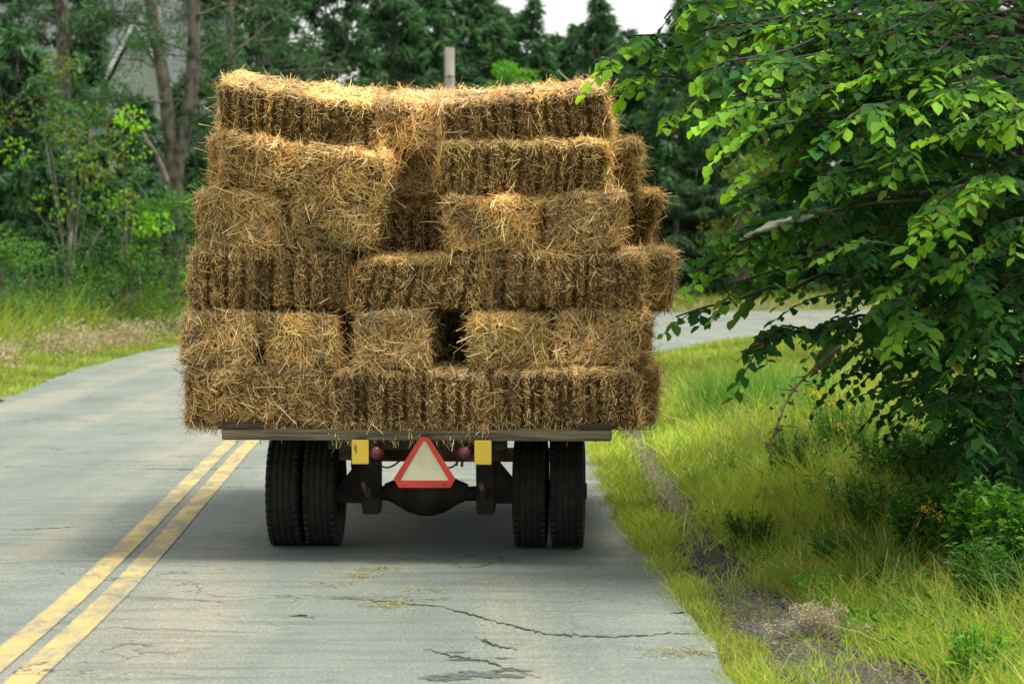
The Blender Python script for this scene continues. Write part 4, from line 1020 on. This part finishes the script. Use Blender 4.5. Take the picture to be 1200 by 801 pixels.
pine('pine_tree', 204, D1, [[(204, 384), (203, 260), (202, 200), (196, 130), (186, 60), (174, -10), (170, -80)], [(204, 300), (206, 200), (222, 120), (227, 40), (228, -60)]], (.24, .13),
     'old forked pine with orange scarred twin trunks in front of the house',
     [(222, 80, 262, 45, .05, 1, .5), (225, 20, 300, -5, .05, -1, .5), (196, 120, 130, 118, .04, -1, .4), (190, 80, 120, 68, .04, 1, .3), (200, 170, 140, 150, .04, -1, .6), (226, 40, 165, 62, .03, -1, .3), (182, 30, 120, 10, .05, 0, .8), (176, 0, 60, -5, .05, 0, .9), (215, 150, 262, 120, .05, 0, .6), (205, 190, 250, 170, .05, 1, .6), (204, 240, 150, 220, .04, 0, .7), (226, 10, 180, 15, .05, 0, .7), (186, 60, 235, 70, .04, 1, .2), (228, -20, 290, -30, .05, 0, .9), (226, 60, 180, 40, .04, -1, .5)], 5)
pine('dead_tree', 196, 65, [[(200, 384), (196, 240), (190, 198), (165, 155), (135, 115)]], (.12, .05), 'leaning dead limb crossing the forked trunks at the left', [(150, 135, 128, 128, .03, 0, 0)], 6, mat='bark_red')
pine('pine_tree', 76, 68, [[(80, 388), (78, 200), (74, 60), (70, -60)]], (.20, .16), 'straight grey pine trunk at the top left above the yellow leaves',
     [(75, 60, 120, 30, .05, 0, .8), (74, 30, 30, 10, .05, 0, .9), (74, 20, 130, 0, .05, 0, .9), (76, 90, 20, 70, .05, 0, .9), (76, 120, 120, 110, .05, 0, .7)], 7, mat='bark')
pine('pine_tree', 270, 70, [[(276, 377), (274, 200), (271, 80), (268, -60)]], (.15, .09), 'slim pine with bare arching grey limbs above the left of the load',
     [(270, 70, 345, 8, .05, 0, .1), (271, 95, 400, 82, .05, 0, .0), (270, 50, 380, 48, .045, 1, .25), (270, 30, 330, -20, .05, 0, .5), (270, 90, 330, 70, .04, 0, .5), (270, 60, 225, 30, .04, 0, .5), (270, 110, 240, 90, .04, 0, .7)], 8, mat='bark')

# ------------------------------------------------------------------ elm at the right
ET = empty('elm_tree', (3.5, 16.6, 0)); tag(ET, 'large elm with drooping leafy branches reaching over the right side of the road', 'tree')
O = np.array([3.5, 16.6, 0.0]); tb = Buf(); cb = Buf(); r = np.random.default_rng(21)
tube(tb, spline3(np.array([[0, 0, -.1], [.03, 0, 1.0], [-.08, .05, 2.2], [-.15, 0, 3.6], [-.1, .1, 5.2]])), np.linspace(.20, .08, 25), 12)
sun_h = nrm(np.array([sd.x, sd.y, 0]))
def spray(p, d, L, n_leaf, size, fresh_lit=0.0):
    """arching twig with two ranks of alternate leaves, tip tint mixes young leaf colour with painted sunlight"""
    d = nrm(d); side = nrm(np.cross(d, [0, 0, 1.0])); t = np.linspace(.08, 1, n_leaf)
    droop = r.uniform(.25, .7)
    q = p + d * (t * L)[:, None] + np.array([0, 0, -1]) * (droop * L * t ** 2)[:, None]
    T = nrm(d + np.array([0, 0, -2]) * (droop * t)[:, None])
    sg = np.where(np.arange(n_leaf) % 2, 1, -1)[:, None]
    D = T * .6 + side * sg * .8 + np.array([0, 0, -r.uniform(0, .55)]) + r.normal(0, .22, (n_leaf, 3))
    Nn = np.array([0, 0, 1.0]) + side * sg * .3 + r.normal(0, .3, (n_leaf, 3)) + np.array([0, -r.uniform(.2, .9), 0])
    s = size * (1 - .35 * np.abs(t - .6)) * r.uniform(.62, 1.2, n_leaf)
    g = np.clip(fresh_lit * (t * 1.3 - .2), 0, 1)[:, None] if fresh_lit > 0 else np.zeros((n_leaf, 1))
    base = np.array([.50, .64, .95]) * r.uniform(.6, 1.05); lite = np.array([4.6, 2.7, 1.3])  # pale end of the tint: young leaf colour plus sunlight painted in
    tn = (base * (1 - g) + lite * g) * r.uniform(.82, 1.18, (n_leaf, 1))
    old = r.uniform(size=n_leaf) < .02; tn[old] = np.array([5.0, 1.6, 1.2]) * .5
    leaves(cb, q, D, Nn, s, s * r.uniform(.55, .78, n_leaf), tn, r.uniform(.02, .22, (n_leaf, 1)))
    tube(tb, np.array([p, q[n_leaf // 3], q[2 * n_leaf // 3], q[-1]]), [.005, .004, .003, .002], 4, cap=False)
def limb(start, tip, rr, fresh_lit=.5, n=14, bow=.3, Ls=(.22, .42), part=.35):
    tip = tip - O; c = bez(start, (start + tip) / 2 + np.array([0, 0, bow]), tip, 14); c[2:-1] += r.normal(0, .02, (11, 3))
    tube(tb, c, np.linspace(rr, .005, 14), 6)
    for i in range(n):
        t = part + (1 - part) * (i + r.uniform()) / n; k = min(int(t * 13), 12); q = c[k] * (1 - (t * 13 - k)) + c[k + 1] * (t * 13 - k)
        dd = nrm(c[min(k + 1, 13)] - c[k]); sd_ = nrm(np.cross(dd, [0, 0, 1.0])) * r.choice([-1, 1]); L = r.uniform(*Ls) * (1.15 - .4 * t)
        spray(q, dd * .7 + sd_ * r.uniform(.2, .9) + [0, 0, r.uniform(-.15, .25)], L, int(L / .029) + 3, r.uniform(.078, .112), fresh_lit * r.uniform(.0, 1.4) * (t > .55))
    spray(c[-2], c[-1] - c[-3], .35, 12, .09, fresh_lit * 1.6)
tips = [ # px, py, distance, strength of the young and sunlit tip tint
    (697, 72, 13.9, .8), (735, 42, 14.0, .6), (742, 96, 14.1, .8), (800, 8, 14.2, .8), (770, 60, 14.3, .4), (822, 84, 13.6, .8), (782, 128, 14.0, .8), (850, 128, 13.8, .8), (838, 40, 14.2, .8), (880, 75, 13.5, .9), (835, 112, 14.4, .5),
    (905, 30, 14.4, .9), (930, 90, 13.9, .5), (995, 140, 13.3, 1.0), (960, 60, 14.5, .6), (1030, 40, 14.2, .5), (1080, 70, 14, .6), (1125, 105, 13.1, 1.1), (1190, 130, 13.1, .9), (950, 150, 14.2, .3), (915, 165, 14.3, .5),
    (868, 228, 14.2, .7), (905, 205, 14.4, .4), (1085, 240, 13.1, .9), (1160, 205, 13.0, 1.1), (1000, 200, 13.8, .2), (1045, 170, 13.6, .3),
    (868, 272, 14.3, .4), (835, 302, 14.2, .6), (810, 318, 14.1, .7), (850, 335, 14.3, .3), (792, 371, 14.6, .2), (900, 395, 14.4, .1), (868, 412, 14.2, .1), (985, 392, 14.2, .1),
    (1045, 350, 13.4, .5), (1060, 395, 13.5, .7), (1060, 450, 14, .1), (1105, 470, 13.8, .1), (1130, 520, 14, 0), (1180, 500, 14, 0), (1150, 400, 13.6, .2), (1080, 300, 13.7, .1), (1130, 330, 13.8, .1), (1010, 280, 14, .1), (970, 250, 14.1, .1), (1190, 270, 13.6, .5)]
for (x, y, d, f) in tips:
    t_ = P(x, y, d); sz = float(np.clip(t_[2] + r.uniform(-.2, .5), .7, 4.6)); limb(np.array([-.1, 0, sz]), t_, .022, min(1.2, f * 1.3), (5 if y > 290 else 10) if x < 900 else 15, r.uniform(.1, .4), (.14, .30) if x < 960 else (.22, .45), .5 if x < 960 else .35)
# inner foliage of the crown
edge_y = np.array([-160, 0, 60, 110, 140, 170, 200, 230, 260, 300, 340, 380, 420, 460, 500, 530, 560]); edge_x = np.array([760, 790, 800, 830, 880, 920, 960, 1000, 990, 970, 960, 970, 1000, 1040, 1080, 1110, 1150])
cnt = 0
while cnt < 1500:
    y = r.uniform(-170, 550); x = r.uniform(780, 1500); d = r.uniform(14.0, 18.6)
    if x < np.interp(y, edge_y, edge_x) + r.uniform(0, 90): continue
    q = P(x, y, d) - O
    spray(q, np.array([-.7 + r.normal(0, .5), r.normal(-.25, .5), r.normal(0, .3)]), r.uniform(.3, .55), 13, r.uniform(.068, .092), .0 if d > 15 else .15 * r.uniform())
    cnt += 1
for i in range(16):      # long shoots at the crown front, sunlight put into their pale tint
    y = r.uniform(-20, 300); x = r.uniform(900, 1200)
    if x < np.interp(y, edge_y, edge_x) - 10: continue
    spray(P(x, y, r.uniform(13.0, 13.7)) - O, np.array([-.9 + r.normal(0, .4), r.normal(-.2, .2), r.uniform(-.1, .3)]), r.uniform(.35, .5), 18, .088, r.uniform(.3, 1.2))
cnt = 0
while cnt < 700:    # back of the crown, closing the gaps
    y = r.uniform(-170, 545); x = r.uniform(980, 1600); d = r.uniform(16.5, 20)
    if x < np.interp(y, edge_y, edge_x) + 60 + r.uniform(0, 120): continue
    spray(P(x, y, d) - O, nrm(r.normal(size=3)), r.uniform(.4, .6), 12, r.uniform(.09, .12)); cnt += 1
for (wx, wy) in ((876, 280), (892, 277), (908, 272), (924, 266), (940, 262), (958, 256), (975, 252), (885, 268), (915, 262), (930, 250), (948, 246), (900, 262), (965, 262), (990, 250)):
    spray(P(wx, wy, 13.99 + .05 * r.uniform()) - O, np.array([-.8, r.normal(-.1, .3), r.uniform(-.3, .3)]), .24, 9, .085, .3)
tube(tb, bez(P(1080, 235, 14.4) - O, P(980, 235, 14.1) - O, P(866, 279, 14.02) - O, 9), np.linspace(.012, .004, 9), 6)
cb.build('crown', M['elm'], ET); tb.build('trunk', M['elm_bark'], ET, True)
# dry broken twig hanging from the elm
db_ = Buf(); lv = Buf()
a = P(985, 405, 14.1) - O; b0 = P(925, 465, 13.9) - O; c0 = P(900, 528, 13.9) - O
c = spline3(np.array([a, (a + b0) / 2 + [0, 0, .02], b0, c0])); tube(db_, c, np.linspace(.011, .003, len(c)), 5)
for i in range(10):
    k = r.integers(2, len(c) - 1); s2 = c[k] + r.normal(0, .09, 3); tube(db_, [c[k], s2], [.004, .002], 4)
m = 46; k = r.integers(2, len(c) - 1, m)
leaves(lv, c[k] + r.normal(0, .02, (m, 3)), r.normal(size=(m, 3)) + [0, 0, -.8], r.normal(size=(m, 3)), r.uniform(.03, .06, m), .02, np.array([3.0, .95, 1.6]) * r.uniform(.3, .9, (m, 1)))
br = db_.build('dead_branch', M['bark'], ET); lv.build('withered_leaves', M['leaf'], br)
# silk web on a branch
wb = Buf(); A = P(866, 278, 14.0); B = P(958, 254, 14.0); uu = np.linspace(0, 1, 22); vv = np.linspace(-1, 1, 9)
G = []
for u in uu:
    for v_ in vv:
        wdt = (.024 * abs(math.sin(math.pi * min(1, u * .92 + .06))) ** .6 + .004) * (.8 + .25 * math.sin(u * 29) * math.sin(u * 13))
        G.append(A * (1 - u) + B * u + np.array([0, -.03 * (1 - v_ * v_) + .03 * math.sin(u * 17 + v_ * 3) * .3, .035 * math.sin(u * 2.6) - .014 + v_ * wdt + .003 * math.sin(u * 41 + v_ * 2) + .004 * math.sin(v_ * 9 + u * 31)]))
I = (np.arange(21)[:, None] * 9 + np.arange(8)[None]).ravel(); Fw = np.stack([I, I + 1, I + 10, I + 9], 1)
wb.add(G, Fw); G2 = np.array(G) + [0, .035, 0]; wb.add(G2, Fw[:, ::-1])
m = 30; ui = r.uniform(0, 1, m)[:, None]; ribbons(wb, A * (1 - ui) + B * ui + r.normal(0, .012, (m, 3)), r.normal(size=(m, 3)), r.uniform(.02, .05, m), .003, None, 1)
tag(wb.build('caterpillar_web', M['web'], None, True), 'whitish silk web wrapped around an elm branch tip', 'web')

# ------------------------------------------------------------------ verge plants at the right
def on_ground(x, y):       # photo pixel of the plant's foot
    d = 5400 / (y - 300.0); X_ = (x - 600) * d / 3000; return np.array([X_, d, float(zground(X_, d))])
def weed_plant(name, px, py, h, rad, ns, label, cat, pal, leaf=.05, mat='leaf', flower=None, nfl=0, group=None, seed=0, narrow=.28, dens=16):
    r = np.random.default_rng(seed + 300); o = on_ground(px, py); e = empty(name, tuple(o)); tag(e, label, cat, group)
    st = Buf(); lf = Buf(); fl = Buf(); pal = np.array(pal)
    for i in range(ns):
        a = r.uniform(0, 6.283); rr = rad * math.sqrt(r.uniform()); hh = h * r.uniform(.6, 1.1)
        b0 = np.array([math.cos(a) * rr * .4, math.sin(a) * rr * .4, 0]); t1 = np.array([math.cos(a) * rr, math.sin(a) * rr, hh])
        c = bez(b0, (b0 + t1) / 2 + [0, 0, hh * .1], t1, 6); tube(st, c, np.linspace(.004, .0018, 6), 4, cap=False)
        m = int(dens * hh / .3) + 4; t = r.uniform(.12, 1, m)[:, None]; p = b0 * (1 - t) + t1 * t + [0, 0, .0]
        dd = nrm(r.normal(size=(m, 3)) * [1, 1, .4] + [0, 0, .35]); L = leaf * r.uniform(.6, 1.3, m) * (1.15 - .5 * t[:, 0])
        leaves(lf, p, dd, r.normal(0, .4, (m, 3)) + [0, 0, 1], L, L * narrow * r.uniform(.8, 1.3, m), pal[r.integers(0, len(pal))] * r.uniform(.7, 1.3, (m, 1)))
        if flower is not None and i < nfl:
            m = 26; p = t1 + r.normal(0, .022, (m, 3)) * [1.3, 1.3, .8]
            fl = Buf(); leaves(fl, p, r.normal(size=(m, 3)), r.normal(size=(m, 3)), .013, .011, np.array(flower) * r.uniform(.75, 1.1, (m, 1)))
            fl.build('flower_head', M['petal'], e)
    st.build('stem', M['leaf'], e); lf.build('foliage', M[mat], e)
    return e
YEL = (.75, .50, .03)
G1 = ((1.2, 1.6, .9), (.9, 1.3, .8)); G2_ = ((.7, .95, .7), (.55, .8, .6)); G3 = ((1.8, 2.3, .9), (1.5, 2.1, .8))
weed_plant('tall_weed', 1000, 630, .42, .18, 60, 'lime green weed with small white flowers on the right verge', 'weed', G3, .07, flower=(.8, .8, .85), nfl=6, seed=1)
weed_plant('goldenrod', 985, 545, .62, .34, 80, 'goldenrod clump with faint yellow tops below the hanging dry twig', 'goldenrod', G1, .06, flower=YEL, nfl=22, seed=2, narrow=.2)
weed_plant('goldenrod', 1125, 680, .38, .20, 34, 'goldenrod with deep yellow heads beside the dark bramble', 'goldenrod', ((1.2, 1.4, .7), (1.6, 1.4, .7)), .05, flower=YEL, nfl=12, seed=3, narrow=.25)
weed_plant('goldenrod', 1190, 560, .36, .10, 10, 'yellow flowering goldenrod stems at the far right under the elm', 'goldenrod', G1, .06, flower=YEL, nfl=5, seed=4)
weed_plant('goldenrod', 1070, 570, .45, .12, 14, 'goldenrod with a yellow spray against the elm shade', 'goldenrod', G1, .06, flower=YEL, nfl=6, seed=14)
weed_plant('tall_weed', 1065, 655, .34, .05, 6, 'single upright spiky weed with narrow whorled leaves on the right verge', 'weed', G3, .08, seed=5, narrow=.14, dens=30)
weed_plant('leafy_weed', 1175, 735, .42, .28, 110, 'dense green weed clump at the lower right edge', 'weed', G2_, .06, seed=6)
DG = ((.9, 1.2, .7), (.6, .9, .65), (1.9, 2.3, .8), (.7, 1.0, .7))
weed_plant('bramble', 1092, 672, .50, .26, 80, 'mixed dark and lime leaved bramble in front of the elm shade', 'bramble', DG, .07, seed=21, narrow=.5)
weed_plant('bramble', 1035, 645, .42, .24, 60, 'low bramble with small leaves beside the spiky weed', 'bramble', DG, .06, seed=22, narrow=.5)
weed_plant('bramble', 1155, 690, .55, .24, 80, 'tall bramble with light leaf tips near the right picture edge', 'bramble', DG, .075, seed=23, narrow=.5)
weed_plant('bramble', 1205, 715, .62, .24, 70, 'bramble cut off by the right picture edge above the weed clump', 'bramble', DG, .075, seed=24, narrow=.5)
weed_plant('leafy_weed', 1110, 600, .62, .42, 110, 'dark bramble patch spreading below the elm', 'bramble', G2_, .075, seed=7, narrow=.5)
weed_plant('leafy_weed', 1050, 585, .55, .32, 80, 'shaded low bramble left of the dark patch under the elm', 'bramble', ((.8, 1.1, .7), (1.1, 1.4, .8)), .07, seed=8, narrow=.5)
weed_plant('leafy_weed', 1180, 625, .72, .32, 100, 'leafy green bush at the right picture edge below the sapling spruce', 'bush', ((1.0, 1.4, .8), (1.7, 2.2, .8)), .08, seed=9, narrow=.5)
weed_plant('leafy_weed', 935, 575, .46, .26, 80, 'soft mid green weed clump left of the white flowers', 'weed', G2_, .055, seed=10)
weed_plant('leafy_weed', 985, 665, .22, .2, 60, 'low spreading green weed near the pale seed head plant', 'weed', G1, .05, seed=11)
weed_plant('leafy_weed', 885, 640, .26, .2, 60, 'tuft of mid green weeds nearer the road on the right verge', 'weed', G2_, .05, seed=12, narrow=.16)
weed_plant('leafy_weed', 1150, 790, .24, .16, 30, 'yellow green weed tuft at the lower right corner', 'weed', G3, .06, seed=13, narrow=.2)
WP = [weed_plant('weed_clump', x, y, h, .13, 26, 'small leafy weed clump growing in the right verge grass', 'weed', p, lf_, seed=40 + i, narrow=nw, group='weed clumps in the verge')
      for i, (x, y, h, p, lf_, nw) in enumerate([(905, 600, .22, G1, .05, .3), (850, 560, .24, G2_, .05, .25), (960, 700, .16, G3, .05, .4)])]
pr = np.random.default_rng(5)
for i in range(46):
    y_ = 10.6 + 14 * pr.uniform() ** 1.1; x_ = float(poly_x(RIGHT, y_)) + .75 + pr.uniform() * min(y_ * .14, 2.4)
    if in_gravel(np.array([x_]), np.array([y_]))[0]: continue
    q = pr.uniform(.6, 1.35)
    copy_tree(WP[i % 3], (x_, y_, float(zground(x_, y_))), pr.uniform(0, 6.28), (q, q, q * pr.uniform(.7, 1.2)), 'small leafy weed clump growing in the right verge grass', 'weed clumps in the verge')
# fluffy pale seed heads
e = empty('seedhead_plant', tuple(on_ground(953, 742))); tag(e, 'low plant with pale fluffy seed heads beside the gravel', 'plant')
s_, f_ = Buf(), Buf(); rr = np.random.default_rng(77)
for i in range(46):
    t1 = np.array([rr.normal(0, .085), rr.normal(0, .06), rr.uniform(.05, .17)]); tube(s_, [(t1[0] * .2, t1[1] * .2, 0), t1 * [.7, .7, .6], t1], [.003, .0025, .002], 4, cap=False)
    m = 60; leaves(f_, t1 + rr.normal(0, .014, (m, 3)), rr.normal(size=(m, 3)), rr.normal(size=(m, 3)), .012, .006, np.array([.95, 1.0, .9]) * rr.uniform(.7, 1.3, (m, 1)))
s_.build('stem', M['weed'], e); f_.build('seed_head', M['weed'], e)
# dark green tall grass clump
o = on_ground(895, 502); e = empty('grass_clump', tuple(o)); tag(e, 'tall dark green grass clump standing in the pale verge grass', 'grass clump')
k = 1500; g_ = Buf(); a = rng.uniform(0, 6.28, k); q = np.sqrt(rng.uniform(size=k)) * .75
ribbons(g_, np.stack([np.cos(a) * q, np.sin(a) * q * .7, np.zeros(k)], 1), np.stack([rng.normal(0, .22, k), rng.normal(0, .2, k), np.ones(k)], 1), rng.uniform(.3, .85, k), .011, np.stack([rng.normal(0, .3, k), rng.normal(0, .3, k), -rng.uniform(0, .2, k)], 1), 3, np.stack([rng.normal(0, .5, k), -np.ones(k), np.zeros(k)], 1), .1, np.array([.55, .95, .9]) * rng.uniform(.7, 1.2, (k, 1)))
g_.build('blades', M['grass'], e)
# broad patches of leafy weeds through the verge grass
k = 26000; y = 10 + 22 * rng.uniform(size=k) ** 1.2; x = poly_x(RIGHT, y) + .5 + rng.uniform(size=k) * np.minimum(y * .2 + .6, 5)
kk = patch_noise(x, y, 91, .45) + .35 * patch_noise(x, y, 92, 1.6) > .12; x, y = x[kk], y[kk]; k = len(x); b = Buf()
kk = ~in_gravel(x, y); x, y = x[kk], y[kk]; k = len(x)
hh = rng.uniform(.04, .34, k) * np.clip((x - poly_x(RIGHT, y) - .2) * .6, .25, 1.0)
leaves(b, np.stack([x, y, zground(x, y) + hh], 1), rng.normal(size=(k, 3)) * [1, 1, .5] + [0, 0, .5], rng.normal(0, .5, (k, 3)) + [0, -.2, 1], rng.uniform(.03, .08, k), rng.uniform(.008, .02, k), np.array([[1.2, 1.6, .8], [.8, 1.2, .8], [1.9, 2.3, .8], [.6, .9, .7]])[rng.integers(0, 4, k)] * rng.uniform(.7, 1.2, (k, 1)))
tag(b.build('verge_weeds', M['leaf']), 'leafy low weeds mixed through the right verge grass', 'weeds', kind='stuff')
# dry seed stalks standing over the grass
k = 1100; y = 10 + 22 * rng.uniform(size=k) ** .9; x = poly_x(RIGHT, y) + .9 + rng.uniform(size=k) * np.minimum(y * .2 + .6, 7); b = Buf()
P0 = np.stack([x, y, zground(x, y)], 1); D = np.stack([rng.normal(0, .16, k), rng.normal(0, .16, k), np.ones(k)], 1); Lh = rng.uniform(.2, .5, k) * np.interp(y, [10, 20, 44], [.7, 1, 1.4])
ribbons(b, P0, D, Lh, .0022 * y / 14, None, 2, np.tile([0, -1.0, 0], (k, 1)), .6, np.array([.8, .85, .5]) * rng.uniform(.6, 1.1, (k, 1)))
ribbons(b, P0 + nrm(D) * (Lh * .82)[:, None], D + rng.normal(0, .15, (k, 3)), Lh * .2, .006 * y / 16, None, 2, np.tile([0, -1.0, 0], (k, 1)), .2, np.array([.95, .85, .5]) * rng.uniform(.6, 1.1, (k, 1)))
tag(b.build('seed_stalks', M['weed']), 'thin dry seed stalks standing above the right verge grass', 'grass stalks', kind='stuff')
# scattered yellow flower stalks and small leaves under the elm (ground cover)
k = 9000; y = rng.uniform(13, 26, k); x = poly_x(RIGHT, y) + 1.4 + rng.uniform(size=k) ** .8 * 3.6; b = Buf()
hh = rng.uniform(.03, .26, k) * np.clip((x - poly_x(RIGHT, y) - 1.0) * .7, .3, 1.3)
leaves(b, np.stack([x, y, zground(x, y) + hh], 1), rng.normal(size=(k, 3)) * [1, 1, .4] + [0, 0, .3], rng.normal(0, .4, (k, 3)) + [0, 0, 1], rng.uniform(.03, .07, k), .022, np.array([[1, 1.3, .8], [.7, 1, .7], [1.5, 1.8, .8]])[rng.integers(0, 3, k)] * rng.uniform(.7, 1.2, (k, 1)))
tag(b.build('ground_cover', M['leaf']), 'mixed low leafy ground cover in the verge under the elm', 'ground cover', kind='stuff')
# spruce sapling
place('spruce_sapling', conifer_buf(1.75, .50, 88, 110, 1.0, .03, .1, .35, .30), (tint_mat('blue_needles', (.08, .14, .10), .12, .6, .2, .3, .5), M['bark']), tuple(on_ground(1250, 640)), 0, 'small blue green spruce sapling at the right picture edge', 'tree')
